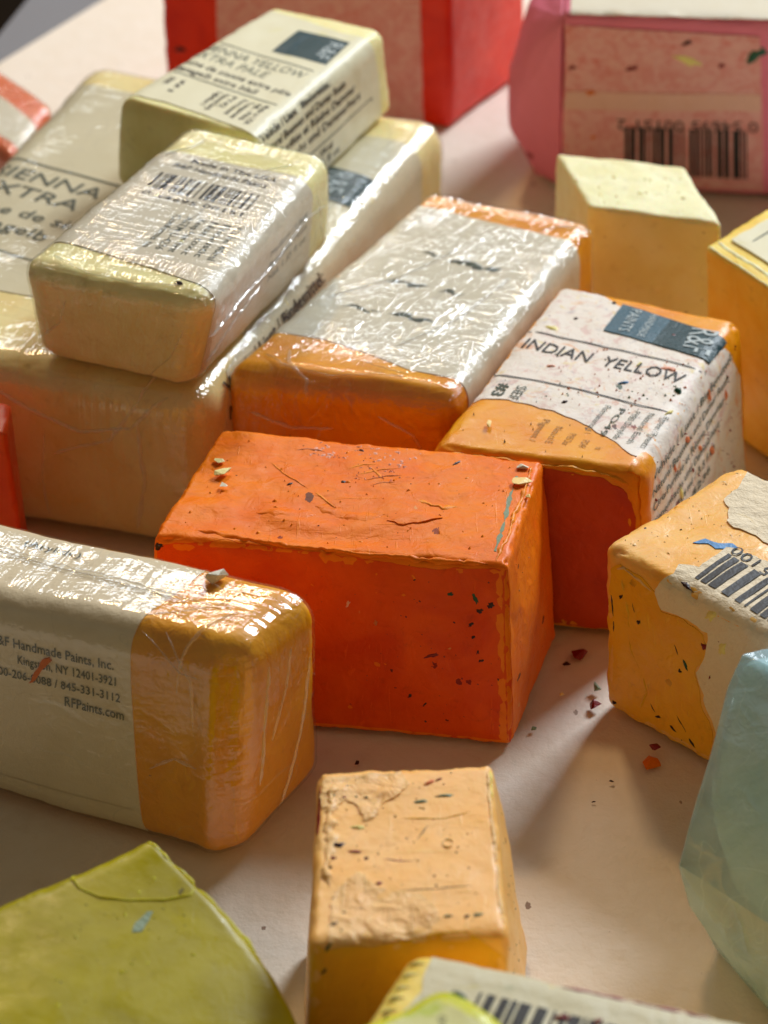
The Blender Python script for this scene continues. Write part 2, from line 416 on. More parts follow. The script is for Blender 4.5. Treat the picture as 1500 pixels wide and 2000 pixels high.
    def text(s, body, mat, face, A, B, height=None, off=.045, parent=None, width_fit=True, font_scale=1., name='lettering', skip=None, bold=0.):
        cu = bpy.data.curves.new('lettering_curve', 'FONT'); cu.body = body; cu.size = 1.0; cu.resolution_u = 2; cu.offset = bold
        ob = bpy.data.objects.new('tmp', cu); me = ob.to_mesh()
        V_ = np.array([v.co[:2] for v in me.vertices]); F = [list(p.vertices) for p in me.polygons]
        ob.to_mesh_clear(); bpy.data.objects.remove(ob); bpy.data.curves.remove(cu)
        if not len(V_): return None
        x0, x1 = V_[:, 0].min(), V_[:, 0].max(); A, B = np.array(A, float), np.array(B, float); L = np.linalg.norm(B-A); e = (B-A)/L; nrm = np.array([-e[1], e[0]])
        sx = L/(x1-x0); sy = (height/.70) if height else sx
        ab = A+((V_[:, :1]-x0)*sx)*e+(V_[:, 1:2]*sy)*nrm
        if skip is not None:
            keep = [f for f in F if not skip(ab[f].mean(0))]; F = keep
            if not F: return None
        return make_mesh(name, s.pos(s.face(face, ab), off*.78), F, mat, parent if parent is not None else s.root, smooth=False)
    def strips(s, name, mat, face, org, ex, ey, rects, off=.045, parent=None, n=6):
        """printed bars: rects of (x0,x1,y0,y1) in the frame org, ex, ey"""
        org, ex, ey = map(lambda t: np.array(t, float), (org, ex, ey)); X, F = [], []
        for (x0, x1, y0, y1) in rects:
            m = max(1, int((x1-x0)/.3)); k = len(X)
            for i in range(m+1):
                for j in range(n+1):
                    X.append(org+ex*(x0+(x1-x0)*i/m)+ey*(y0+(y1-y0)*j/n))
            for i in range(m):
                for j in range(n): F.append([k+i*(n+1)+j, k+(i+1)*(n+1)+j, k+(i+1)*(n+1)+j+1, k+i*(n+1)+j+1])
        return make_mesh(name, s.pos(s.face(face, np.array(X)), off*.78), F, mat, parent if parent is not None else s.root, smooth=False)

def bars(width, height, seed, long_ends=True):
    rr = random.Random(seed); x = 0; out = []; unit = width/70.
    while x < width-unit:
        b = rr.choice([1, 1, 1, 2, 2, 3, 4])*unit; g = rr.choice([1, 1, 1, 2, 2, 3])*unit
        out.append((x, min(x+b, width), 0, height)); x += b+g
    return out

# ------------------------------------------------------------------ materials used
DK = (52, 22, 26); RD = (120, 14, 12); GN = (22, 70, 52); BK = (30, 26, 28)
M = {}
M['orange'] = wax('orange_wax', (243, 128, 3), (237, 110, 1), rough=.42, spec=.3, sss=.06, dirt=((DK, .10, .085), (RD, .12, .06), ((235, 160, 90), .05, .05)), scuff=.9, chalk=((240, 140, 70), .66, .3))
M['orange_shade'] = wax('orange_front_shade', (234, 86, 4), (216, 64, 2), rough=.45, spec=.3, sss=.05, dirt=((DK, .12, .09), (RD, .14, .07), ((225, 150, 80), .05, .05)), scuff=.8)  # redder, darker copy of the orange wax: shade put into the colour
M['orange_lip'] = wax('orange_wax_lip', (248, 152, 34), (242, 132, 14), rough=.38, spec=.35, sss=.06, scuff=.5)
M['deep_orange'] = wax('deep_orange_wax', (200, 72, 6), (184, 58, 4), rough=.45, sss=.08, dirt=((DK, .05, .06),), scuff=.5)
M['indian_amber'] = wax('indian_yellow_wax', (238, 162, 12), (230, 140, 6), rough=.36, sss=.08, dirt=((GN, .03, .07), (DK, .05, .06)), scuff=.5)
M['amber'] = wax('amber_wax', (238, 166, 8), (228, 144, 4), rough=.35, sss=.06, dirt=((DK, .02, .05),), scuff=.4)
M['amber_left'] = wax('golden_wax', (240, 172, 0), (232, 152, 0), rough=.38, sss=.06, dirt=((DK, .01, .05),), scuff=.9, clouds=.9, chalk=((242, 182, 40), .60, .25))
M['peach'] = wax('peach_wax', (245, 190, 104), (240, 172, 60), rough=.38, sss=.25, dirt=((DK, .08, .06), (GN, .02, .06), (RD, .06, .05)), scuff=.7, chalk=((248, 196, 130), .55, .5))
M['peach_gold'] = wax('peach_gold_wax', (240, 180, 36), (234, 166, 26), rough=.4, sss=.25, dirt=((DK, .10, .07), (RD, .05, .05)), scuff=.8)
M['peach_cut'] = wax('peach_cut_wax', (246, 192, 120), (244, 182, 96), rough=.40, sss=.25, dirt=((DK, .09, .06), (GN, .03, .06), (RD, .05, .05)), scuff=.6, chalk=((246, 190, 122), .6, .35))
M['peach_scrape'] = wax('pale_scraped_wax', (248, 202, 140), (244, 188, 118), rough=.45, sss=.2, scuff=2.2, dirt=((GN, .05, .07),))
M['cream'] = wax('cream_wax', (240, 233, 172), (230, 219, 148), rough=.42, sss=.3, dirt=((DK, .01, .05),), scuff=.4)
M['cream_big'] = wax('ivory_wax', (240, 224, 162), (234, 208, 136), rough=.42, sss=.3, scuff=.35)
M['cream_cut'] = wax('cut_cream_wax', (238, 238, 200), (230, 226, 172), rough=.45, sss=.3, dirt=((DK, .03, .05), (RD, .02, .05)), scuff=.7)
M['straw'] = wax('straw_wax', (242, 216, 110), (234, 196, 70), rough=.4, sss=.3, dirt=((DK, .02, .06),), scuff=.5)
M['green'] = wax('chartreuse_wax', (164, 152, 0), (146, 134, 0), rough=.36, spec=.3, sss=.05, dirt=(((90, 80, 20), .12, .05),), scuff=.18)
M['green_lip'] = wax('chartreuse_lip', (196, 190, 40), (184, 176, 20), rough=.3, sss=.2, scuff=.5)
M['red'] = wax('red_wax', (224, 46, 2), (208, 32, 0), rough=.45, sss=.1, dirt=((DK, .06, .12),), scuff=.4)
M['red_edge'] = wax('orange_red_wax', (232, 86, 34), (222, 66, 18), rough=.4, sss=.15, scuff=.4)
M['coral'] = wax('coral_wax', (230, 128, 84), (222, 110, 66), rough=.4, sss=.1, scuff=.4)
M['blue_wax'] = wax('pale_blue_wax', (236, 240, 232), (214, 236, 238), rough=.3, sss=.1, scuff=.5, chalk=((216, 220, 206), .5, .4))
M['pink'] = paper('pink_paper', (222, 120, 146), dirt=((DK, .06, .10), (RD, .05, .12)), rough=.55)
lab = ((DK, .04, .06), (RD, .05, .07))
M['label'] = paper('label_paper', (214, 207, 186), rough=.42, fibre=.4)
M['label_cream'] = paper('cream_soaked_label', (226, 222, 192), rough=.42, fibre=.4, stain=(((214, 206, 120), .60, .5),))
M['label_big'] = paper('large_label_paper', (214, 205, 174), rough=.4, fibre=.5)
M['label_left'] = paper('waxed_label_paper', (226, 212, 182), rough=.4, fibre=.8)
M['label_dirty'] = paper('smeared_label_paper', (234, 226, 216), rough=.5, fibre=.9, stain=(((222, 140, 60), .57, .7), ((200, 140, 136), .53, .45), ((226, 200, 90), .58, .6), ((140, 140, 156), .58, .5), ((190, 110, 60), .61, .8)), dirt=((DK, .10, .08), (RD, .13, .09), (GN, .05, .07)))
M['label_torn'] = paper('torn_label_paper', (232, 218, 190), rough=.7, fibre=2.4, stain=(((222, 190, 110), .60, .5), ((170, 160, 120), .66, .4)), dirt=((RD, .05, .08), (DK, .05, .05)))
M['label_pink'] = paper('pink_stained_label', (224, 166, 164), rough=.6, fibre=1., stain=(((206, 66, 50), .58, .6), ((150, 140, 40), .64, .5), ((210, 116, 112), .47, .5)), dirt=((RD, .12, .16), (DK, .08, .14)))
M['label_strip'] = paper('pale_strip_paper', (222, 176, 164), rough=.6, fibre=1., stain=(((210, 150, 130), .55, .4),))
M['label_q'] = paper('smudged_label_paper', (206, 200, 170), rough=.4, fibre=1., stain=(((190, 176, 50), .62, .6), ((150, 158, 120), .58, .5), ((140, 30, 34), .72, .5)))
M['label_j'] = paper('lime_stained_label', (206, 206, 140), rough=.4, fibre=1., stain=(((170, 190, 20), .52, .8), ((150, 80, 40), .68, .7), ((40, 150, 130), .70, .7)))
M['lime'] = wax('lime_film_wax', (206, 206, 30), (190, 196, 22), rough=.3, sss=.25, dirt=((GN, .1, .1),), scuff=.6)
M['ink'] = flat('black_ink', (46, 46, 48), .5, .3, .1)
M['ink_soft'] = flat('grey_green_ink', (74, 82, 72), .5, .3, .15)
M['ink_amber'] = flat('ink_under_wax', (150, 104, 30), .4, .4, .1)
M['teal'] = flat('teal_ink', (20, 54, 60), .4, .4, .25)
M['teal_pale'] = flat('pale_teal_ink', (52, 84, 98), .4, .4, .3)
M['white_ink'] = flat('pale_ink', (176, 188, 190), .5, .3, .1)
M['dark_fleck'] = flat('dark_paint_fleck', (44, 18, 24), .4, .5, .1)
M['red_fleck'] = flat('red_paint_fleck', (120, 16, 20), .35, .5, .1)
M['green_fleck'] = flat('green_paint_fleck', (18, 74, 52), .4, .5, .1)
M['grey_smear'] = flat('grey_green_smear', (112, 130, 104), .5, .4, .2)
M['blue_smear'] = flat('blue_paint_smear', (66, 124, 178), .45, .4, .3)
M['cream_chip'] = flat('cream_wax_chip', (238, 224, 150), .45, .5, .1)
M['peach_chip'] = flat('peach_wax_chip', (244, 206, 128), .45, .5, .1)
M['white_chip'] = flat('white_wax_chip', (226, 220, 196), .45, .5, .1)
M['orange_crumb'] = flat('orange_crumb', (222, 110, 20), .35, .5, .1)
M['chalk'] = flat('chalky_smear', (226, 150, 128), .6, .3, .3)
M['rust_smear'] = flat('rust_smear', (200, 108, 60), .5, .4, .2)
M['yellow_smear'] = flat('yellow_smear', (222, 204, 124), .45, .4, .2)
M['purple_smear'] = flat('plum_smear', (150, 78, 96), .5, .4, .2)

W_pale = film('pale_wrap', fine=.55, pleat=.070, crumple=.048, freq=6., rough=.04, haze=.05, dirn=(1.5, .45, 1.), seed=1.)
W_big = film('big_wrap', fine=.35, pleat=.045, crumple=.036, freq=5.5, rough=.05, haze=.05, dirn=(.8, .8, 1.), seed=4.)
W_amber = film('amber_wrap', fine=.30, pleat=.050, crumple=.095, freq=5., rough=.05, haze=.015, dirn=(1.8, .6, 1.), seed=2.)
W_left = film('left_wrap', fine=.30, pleat=.030, crumple=.040, freq=4.5, rough=.05, haze=.015, dirn=(.8, 1.1, 1.), seed=3.)
W_blue = film('blue_wrap', hazecol=(.66, .87, .97), pleat=.02, crumple=.06, freq=3., rough=.10, haze=.85, tint=(.72, .90, .95), seed=5.)

M['fold'] = film('film_fold', pleat=.0, crumple=.0, rough=.09, haze=.42, seed=6.)
def folds(b, lines, seed=0, width=.07, height=.045):
    for k, (fc, l) in enumerate(lines):
        b.ridge('film_fold', M['fold'], fc, l, width*(1+.5*math.sin(k*2.1)), height*(1+.3*math.cos(k*1.7)), .5, seed=seed+k, lift=.055)
# ------------------------------------------------------------------ table and paper
def slab(name, poly, z0, z1, mat, kind='structure', wave=0., cell=2.):
    n = len(poly); V_, F = [], []
    if wave:
        xs = [p[0] for p in poly]; ys = [p[1] for p in poly]
        G = [(x, y) for x in np.arange(min(xs)+cell, max(xs), cell) for y in np.arange(min(ys)+cell, max(ys), cell)]
        def ins(p):
            c = False
            for i in range(n):
                a, b = poly[i], poly[(i+1) % n]
                if (a[1] > p[1]) != (b[1] > p[1]) and p[0]+.6 < (b[0]-a[0])*(p[1]-a[1])/(b[1]-a[1])+a[0]: c = not c
            return c
        pts = list(poly)+[g for g in G if ins(g)]
        r_ = delaunay_2d_cdt([Vector(p) for p in pts], [(i, (i+1) % n) for i in range(n)], [], 1, 1e-5)
        X = np.array([list(v) for v in r_[0]]); h = z1+wave*(perlin(np.c_[X*.09, X[:, 0]*0+3.3])-.9).clip(-2, 0)
        V_ = np.c_[X, h]; F = [list(f) for f in r_[2]]
    else:
        V_ = [(p[0], p[1], z1) for p in poly]+[(p[0], p[1], z0) for p in poly]
        F = [list(range(n)), list(range(2*n-1, n-1, -1))]+[[i, n+i, n+(i+1) % n, (i+1) % n][::1] for i in range(n)]
    return tag(make_mesh(name, V_, F, mat, smooth=bool(wave)), kind=kind)
M['table'] = flat('grey_table', (118, 118, 122), .5, .4, .1)
M['sheet'] = paper('white_craft_paper', (228, 217, 202), rough=.62, fibre=.9, stain=(((208, 190, 166), .56, .25),), dirt=(((120, 90, 70), .04, .05),), sheen=.25)
M['floor'] = flat('dark_floor', (52, 42, 34), .7, .2, .2)
slab('floor', [(-400, -200), (400, -200), (400, 500), (-400, 500)], -76, -75, M['floor'])
slab('table_top', [(-30, -60), (80, -60), (80, 64), (-9.8, 64), (-14.3, 35.6), (-17.5, 15)], -3, -.25, M['table'])
slab('paper_sheet', [(-26, -58), (76, -58), (76, 62), (.4, 62), (-10.9, 38.8), (-13.77, 32.9), (-17.0, 26.5), (-22, 12)], -.2, -.03, M['sheet'], wave=.10, cell=1.2)
slab('paper_underlay', [(-25.6, -57.6), (75.6, -57.6), (75.6, 61.6), (.8, 61.6), (-13.2, 33.0), (-21.6, 12)], -.245, -.2, M['sheet'])

# ------------------------------------------------------------------ the paint cakes
CAKES = 'handmade wax paint cakes lying on the paper'
G = {
'orange':([(-4.84,-4.79,4.5),(2.52,-5.87,4.5),(3.5,-1.74,4.5),(-3.67,-0.35,4.5)],[(-5.15,-5.0,0),(2.75,-6.16,0),(3.97,-2.24,0),(-3.85,-0.07,0)]),
'indian':([(1.0,-1.17,4.5),(5.64,-2.31,4.5),(8.75,4.76,4.5),(4.42,6.74,4.5)],[(0.8,-1.28,0),(6.02,-2.34,0),(9.34,4.76,0),(4.34,6.94,0)]),
'amber':([(-3.86,2.16,4.6),(1.62,0.78,4.6),(5.63,9.97,4.6),(1.18,11.96,4.6)],[(-3.84,2.12,0),(1.65,0.71,0),(5.71,10.0,0),(1.15,12.04,0)]),
'peachR':([(4.55,-4.97,4.4),(8.67,-9.23,4.4),(11.57,-5.82,4.4),(7.8,-1.66,4.4)],[(4.84,-4.77,0),(9.18,-9.01,0),(11.9,-5.82,0),(7.81,-1.3,0)]),
'left':([(-9.89,-7.15,5.0),(-2.62,-9.56,5.06),(-1.2,-7.45,5.06),(-9.13,-4.24,5.0)],[(-9.95,-7.18,0),(-2.95,-10.1,0),(-1.18,-6.95,0),(-9.17,-4.18,0)]),
'peachC':([(-1.24,-16.77,4.4),(2.06,-16.58,4.4),(1.98,-12.04,4.4),(-1.19,-12.36,4.4)],[(-1.5,-17.03,0),(2.31,-16.81,0),(2.81,-12.28,0),(-1.43,-12.13,0)]),
'sienna':([(-13.51,3.66,4.6),(-4.09,0.92,4.6),(1.85,16.96,4.6),(-8.89,21.26,4.6)],[(-13.51,3.66,0),(-4.09,0.92,0),(1.85,16.96,0),(-8.89,21.26,0)]),
'cream':([(-7.0,11.76,7.4),(-3.28,9.11,7.4),(0.03,16.53,7.4),(-3.24,18.45,7.4)],[(-7.3,12.1,4.66),(-3.16,8.9,4.66),(0.25,17.1,4.66),(-3.35,18.8,4.66)]),
'pale':([(-8.38,1.92,7.5),(-3.80,0.02,7.5),(-1.22,7.98,7.5),(-5.05,10.02,7.5)],[(-8.2,2.5,4.7),(-4.45,0.8,4.7),(-1.3,8.35,4.7),(-5.0,9.75,4.7)]),
'cut':([(5.49,11.21,4.5),(8.92,10.12,4.5),(8.35,13.74,4.5),(4.82,14.71,4.5)],[(5.85,11.2,0),(9.03,9.99,0),(8.43,13.81,0),(4.9,14.83,0)]),
'straw':([(8.15,7.81,5.0),(10.61,3.44,5.0),(12.46,5.55,5.0),(10.08,10.06,5.0)],[(8.6,7.82,0),(11.0,3.6,0),(12.7,5.54,0),(10.3,10.23,0)]),
'pink':([(5.19,19.05,6.9),(12.57,18.47,6.9),(13.96,27.13,6.9),(5.95,27.64,6.9)],[(5.59,22.0,0),(13.83,21.2,0),(14.19,27.32,0),(5.76,27.85,0)]),
'red':([(-7.24,27.0,6.9),(2.03,25.2,6.9),(4.71,30.0,6.9),(-4.73,33.02,6.9)],[(-7.51,28.6,0),(2.24,26.76,0),(4.99,31.71,0),(-4.83,33.28,0)]),
'tinyL':([(-14.02,21.88,2.8),(-11.1,18.22,2.8),(-10.35,22.09,2.8),(-12.82,25.67,2.8)],[(-14.12,21.87,0),(-11.06,18.05,0),(-10.28,22.1,0),(-12.85,25.85,0)]),
'nleft':([(-13.29,-0.24,4.5),(-8.45,-0.58,4.5),(-8.56,0.79,4.5),(-13.36,1.14,4.5)],[(-13.39,-0.33,0),(-8.34,-0.68,0),(-8.46,0.88,0),(-13.46,1.25,0)]),
'green':([(-7.74,-20.84,4.0),(-0.98,-18.9,2.6),(-4.18,-13.63,4.0),(-8.12,-16.52,4.0)],[(-7.83,-20.94,0),(-0.87,-20.83,0),(-4.14,-13.48,0),(-8.21,-16.48,0)]),
'q':([(-0.47,-19.39,5.0),(5.57,-21.81,5.0),(6.41,-19.23,5.0),(0.41,-17.41,5.0)],[(-0.61,-19.45,0),(5.64,-21.95,0),(6.54,-19.17,0),(0.36,-17.29,0)]),
'j':([(-0.83,-20.5,6.1),(0.9,-22.2,6.1),(2.68,-20.9,6.1),(1.0,-19.2,6.1)],[(-0.7,-20.5,5.05),(0.9,-22.0,5.05),(2.5,-20.9,5.05),(1.0,-19.45,5.05)]),
}
def sn(x): return np.sin(np.pi*np.clip(x, 0, 1))

# orange cake, centre
def ex_orange(q, n, s):
    U, V, H = s.D
    r = .16*np.clip(n[:, 0], 0, 1)*sn(q[:, 1]/V)*sn(q[:, 2]/H)
    topw = np.clip(n[:, 2], 0, 1)
    lump = np.exp(-((q[:, 1]-1.15-.25*np.sin(q[:, 0]*1.3))/.28)**2)*(.5+perlin(q*np.array([1.1, .5, .5])+3))*np.exp(-((q[:, 0]-2.7)/2.4)**2)
    return r+topw*(.09*lump-.05*np.exp(-((q[:, 1]-.65)/.3)**2)*sn(q[:, 0]/U)) + .05*np.clip(-n[:, 1], 0, 1)*sn(q[:, 2]/H)
b = Block(*G['orange'], r=(.13, .16, .16), amp=((.45, .06), (1.5, .025), (4., .006)), edge=.035, seed=2, extra=ex_orange)
b.thing('paint_cake', 'bright orange unwrapped wax cake with a scuffed flecked top, in the centre', 'paint cake', CAKES)
b.body('wax_body', M['orange'], .075)
b.ridge('wax_lip', M['orange'], 'topfront', [(.9, .30), (1.3, .34), (2.0, .20), (2.7, .12), (3.6, .10), (4.6, .0), (5.6, .03), (6.4, .0), (7.3, .06)], .2, .05, .5, seed=1)
b.ridge('wax_lip', M['orange'], 'top', [(1.9, 1.30), (2.5, 1.28), (3.2, 1.42)], .34, .022, .6, seed=4)
b.ridge('wax_lip', M['orange'], 'top', [(3.1, 1.7), (3.8, 1.52), (4.3, 1.48), (4.7, 1.58)], .30, .022, .6, seed=14)
b.patch('wax_scab', M['orange'], 'top', [(4.8, 1.3), (5.2, 1.25), (5.7, 1.4), (6.0, 1.6), (5.6, 1.75), (5.1, 1.6)], off=.03, jag=.07, cell=.1, seed=11, wob=.03)
b.ridge('scratch_burr', M['orange_lip'], 'top', [(1.6, 3.3), (2.2, 2.75), (2.75, 2.35)], .06, .018, .5, seed=2)
b.ridge('scratch_burr', M['orange_lip'], 'top', [(2.95, 2.2), (3.6, 1.7)], .08, .018, .5, seed=3)
b.ridge('scratch_burr', M['orange_lip'], 'top', [(5.3, 2.3), (5.9, 2.0), (6.2, 2.15)], .16, .02, 1.2, seed=5)
b.ridge('scratch_burr', M['orange_lip'], 'topright', [(7.45, .15), (7.52, 1.2), (7.48, 2.2), (7.55, 3.2), (7.5, 4.2)], .10, .05, .9, seed=6)
b.flecks(M['chalk'], 'top', (2.4, 3.7, 4.9, 4.35), 60, .11, 31, name='chalky_scuffs', h=.012); b.flecks(M['chalk'], 'top', (3.6, 2.9, 4.7, 3.7), 40, .08, 32, name='chalky_scuffs', h=.02)
b.patch('front_shade', M['orange_shade'], 'topfront', [(-.08, -4.6), (7.84, -4.6), (7.84, -.12), (7.3, -.10), (6.2, -.22), (5., -.15), (3.8, -.05), (2.6, .0), (1.6, .12), (.8, -.1), (.1, -.2)], off=.005, cell=.2, jag=.05, seed=12)  # front face painted deeper red for its shade and red bounce
for k, (x0, y0, x1, y1) in enumerate([(3.7, 3.1, 4.6, 3.5), (3.9, 2.9, 4.7, 3.2), (3.8, 3.5, 4.3, 3.0), (4.1, 2.7, 4.6, 2.9), (3.4, 3.3, 4.0, 3.6), (2.0, 3.9, 2.7, 3.95)]):
    b.ridge('scratch_burr', M['rust_smear'] if k % 2 else M['orange_lip'], 'top', [(x0, y0), ((x0+x1)/2, (y0+y1)/2+.06), (x1, y1)], .07, .014, .9, seed=20+k)
b.patch('paint_smear', M['grey_smear'], 'top', [(7.22, 3.7), (7.27, 3.7), (7.31, 2.6), (7.38, 1.6), (7.40, .5), (7.35, .5), (7.32, 1.6), (7.24, 2.6)], off=.006, jag=.05, cell=.12, seed=3, jf=5)
for k, (m, f_, c, sz, an, asp) in enumerate([('green_fleck', 'front', (7.02, 3.65), .17, 1.9, .3), ('dark_fleck', 'front', (7.1, 3.38), .10, .3, .8), ('dark_fleck', 'front', (7.35, 3.52), .11, .8, .8), ('green_fleck', 'front', (6.5, 3.72), .08, .3, .7),
        ('dark_fleck', 'front', (6.92, 3.02), .09, .8, .5), ('dark_fleck', 'front', (6.96, 2.72), .06, .8, .6), ('dark_fleck', 'front', (7.05, 2.35), .07, 1.2, .5), ('dark_fleck', 'front', (7.12, 2.15), .07, .3, .6), ('dark_fleck', 'topfront', (.12, -.25), .11, .2, .8),
        ('red_fleck', 'front', (6.1, 2.2), .2, .5, .3), ('dark_fleck', 'front', (5.6, 1.1), .08, 1, .5), ('dark_fleck', 'front', (5.9, .9), .06, 1, .5), ('chalk', 'front', (4.3, 3.3), .1, 1.2, .5), ('rust_smear', 'front', (4.9, 2.9), .09, 1., .6), ('dark_fleck', 'top', (3.45, 2.75), .06, 0, .8), ('dark_fleck', 'top', (2.3, 2.45), .08, .9, .6), ('dark_fleck', 'top', (3.5, 4.15), .08, -.5, .4), ('dark_fleck', 'top', (5.8, 3.95), .12, .9, .35)]):
    b.blob('paint_fleck', M[m], f_, c, sz, an, asp, .025, seed=k)
b.flecks(M['dark_fleck'], 'front', (5.6, .3, 7.6, 4.1), 34, .055, 3); b.flecks(M['red_fleck'], 'front', (2.2, .3, 7.4, 4.1), 46, .05, 5, name='red_flecks')
b.flecks(M['orange_lip'], 'top', (.4, .3, 7.2, 4.2), 60, .07, 9, name='wax_scuffs', h=.03)
b.flecks(M['dark_fleck'], 'top', (.4, .3, 7.2, 4.2), 26, .035, 12, name='dark_specks'); b.flecks(M['dark_fleck'], 'right', (.2, .3, 4.2, 4.2), 12, .03, 13, name='dark_specks')

# Indian yellow cake
def ex_indian(q, n, s):
    U, V, H = s.D
    return -.06*np.clip(-n[:, 1], 0, 1)*sn(q[:, 0]/U)*sn(q[:, 2]/H)+.05*np.clip(n[:, 2], 0, 1)*sn(q[:, 1]/V)*sn(q[:, 0]/U)
b = Block(*G['indian'], r=(.42, .30, .42), amp=((.5, .05), (1.7, .015)), edge=.04, seed=5, extra=ex_indian)
b.thing('paint_cake', 'worn wax cake in a paint-smeared Indian yellow label, behind the bright orange cake', 'paint cake', CAKES)
b.body('wax_body', M['indian_amber'], .1)
U, V, H = b.D
b.patch('end_face', M['deep_orange'], 'front', [(.18, .1), (U-.18, .1), (U-.16, 3.3), (U-.35, 3.95), (U-.9, 4.25), (2.8, 4.33), (.9, 4.33), (.35, 4.2), (.16, 3.6)], off=.012, jag=.05, cell=.2, seed=2)
lb = b.patch('label', M['label_dirty'], 'topright', [(.1, 2.2), (1.0, 2.35), (2.2, 2.15), (3.2, 1.75), (4.0, 1.2), (4.6, .75), (5.2, .42), (6., .3), (8., .3), (9.4, .3), (9.4, 7.9), (6.4, 7.75), (5.2, 6.9), (4.9, 6.3), (4.2, 6.6), (3.2, 7.1), (2.2, 7.5), (1.4, 8.0), (.15, 8.0)], off=.02, cell=.16, jag=.05, seed=4, wob=.008)
def ind_logo(): pass
b.patch('logo_panel', M['teal'], 'topright', [(3.35, 6.05), (4.98, 5.75), (5.12, 7.1), (3.4, 7.5)], off=.052, cell=.14, parent=lb)
b.patch('logo_panel', M['teal_pale'], 'topright', [(2.0, 6.22), (3.4, 6.04), (3.45, 7.5), (1.98, 7.75)], off=.050, cell=.14, parent=lb, jag=.02)
b.text('R&F', M['white_ink'], 'topright', (4.05, 7.25), (4.15, 5.95), .72, .09, lb)
b.text('PAINTS', M['white_ink'], 'topright', (2.30, 7.55), (2.36, 6.3), .30, .09, lb)
b.text('HANDMADE', M['white_ink'], 'topright', (2.85, 7.5), (2.9, 6.2), .20, .09, lb)
b.strips('rule_line', M['ink'], 'topright', (.18, 5.62), (1, -.085), (0, 1), [(0, 4.75, 0, .045)], .05, lb, 1)
b.strips('rule_line', M['ink'], 'topright', (.15, 3.42), (1, -.10), (0, 1), [(0, 4.7, 0, .045)], .05, lb, 1)
b.text('INDIAN  YELLOW', M['ink'], 'topright', (.34, 4.76), (4.62, 4.38), .48, .052, lb)
b.text('#3', M['ink_soft'], 'topright', (.52, 3.05), (.47, 2.45), .30, .052, lb, bold=.02)
b.text('SERIES', M['ink_soft'], 'topright', (.98, 2.98), (.92, 1.7), .26, .06, lb, skip=lambda p: p[1] < 2.4)
for k, t in enumerate(['Pigment / Pigments:', 'Natural Earth', 'PY83 Diarylide', 'PO49', 'Permanence I']):
    b.text(t, M['ink_soft'], 'topright', (4.72-.36*k, 2.75), (4.66-.36*k, 1.15+.08*k), .16, .052, lb)
    b.text(t[:9], M['ink_amber'], 'topright', (2.1+.4*k, 1.75-.22*k), (2.1+.4*k, .75), .18, .02, name='ghost_lettering')
for k, t in enumerate(['Vehicle / Liant / Bindemittel:', 'Natural Beeswax and Damar Resin', 'Cire Purifi\u00e9e et R\u00e9sine Dammar', 'Bienenwachs und Dammarharz', 'Net Wt. 104 ml / 3.5 fl oz', 'ASTM D-4236']):
    y = 1.15+.40*k+.05*U
    b.text(t, M['ink_soft'], 'topright', (5.08+.55+.40*k, .6), (5.08+.55+.40*k, 7.2-.45*k), .20, .052, lb, bold=.01)
b.ridge('wax_lip', M['indian_amber'], 'topfront', [(.25, -.12), (1.2, -.02), (2.4, -.1), (3.4, -.05), (4.2, -.12), (4.75, -.35)], .16, .06, .7, seed=2)
b.patch('wax_smear', M['indian_amber'], 'topright', [(4.7, .05), (5.1, .05), (5.6, .04), (6.4, .05), (7.4, .06), (7.6, .25), (6.8, .36), (6., .42), (5.5, .7), (5.1, 1.0), (4.75, .9)], off=.055, jag=.08, cell=.15, seed=7)
for k, (m, c, sz, an, asp) in enumerate([('green_fleck', (4.66, 4.05), .11, 0, .9), ('red_fleck', (3.72, 6.7), .11, 0, .8), ('blue_smear', (3.35, 3.9), .16, .5, .3), ('yellow_smear', (3.4, 4.9), .18, 1.4, .2), ('rust_smear', (5.9, 3.3), .22, .9, .5), ('rust_smear', (6.1, 2.2), .18, .4, .5), ('rust_smear', (6.6, 4.2), .2, .9, .4),
        ('yellow_smear', (.7, 5.95), .2, .1, .6), ('chalk', (4.2, 4.95), .2, .2, .7), ('dark_fleck', (2.3, 2.55), .10, .7, .5), ('dark_fleck', (1.1, 6.6), .06, 0, 1), ('dark_fleck', (1.75, 7.75), .07, 0, 1), ('rust_smear', (7.2, 5.2), .25, .8, .5), ('yellow_smear', (7.0, 2.6), .25, .4, .6), ('rust_smear', (5.7, 5.2), .2, .3, .6), ('yellow_smear', (4.8, 3.0), .2, 1.2, .3), ('chalk', (1.4, 4.1), .16, .3, .4), ('red_fleck', (6.9, 3.6), .12, .5, .4), ('dark_fleck', (5.9, 6.7), .1, .7, .4), ('rust_smear', (6.3, 6.5), .2, .2, .5)]):
    b.blob('paint_smear', M[m], 'topright', c, sz, an, asp, .062 if m != 'green_fleck' else .1, seed=30+k, parent=lb)
b.flecks(M['rust_smear'], 'topright', (1.6, 2.4, 5.2, 5.6), 70, .07, 4, name='rusty_specks', h=.055); b.flecks(M['red_fleck'], 'topright', (5.3, .8, 8.6, 7.6), 70, .07, 6, name='red_flecks', h=.06)
b.flecks(M['grey_smear'], 'topright', (.4, 2.6, 4.8, 5.4), 40, .06, 8, name='grey_specks', h=.052); b.flecks(M['dark_fleck'], 'topright', (.4, .2, 5.0, 7.6), 36, .03, 9, h=.058)

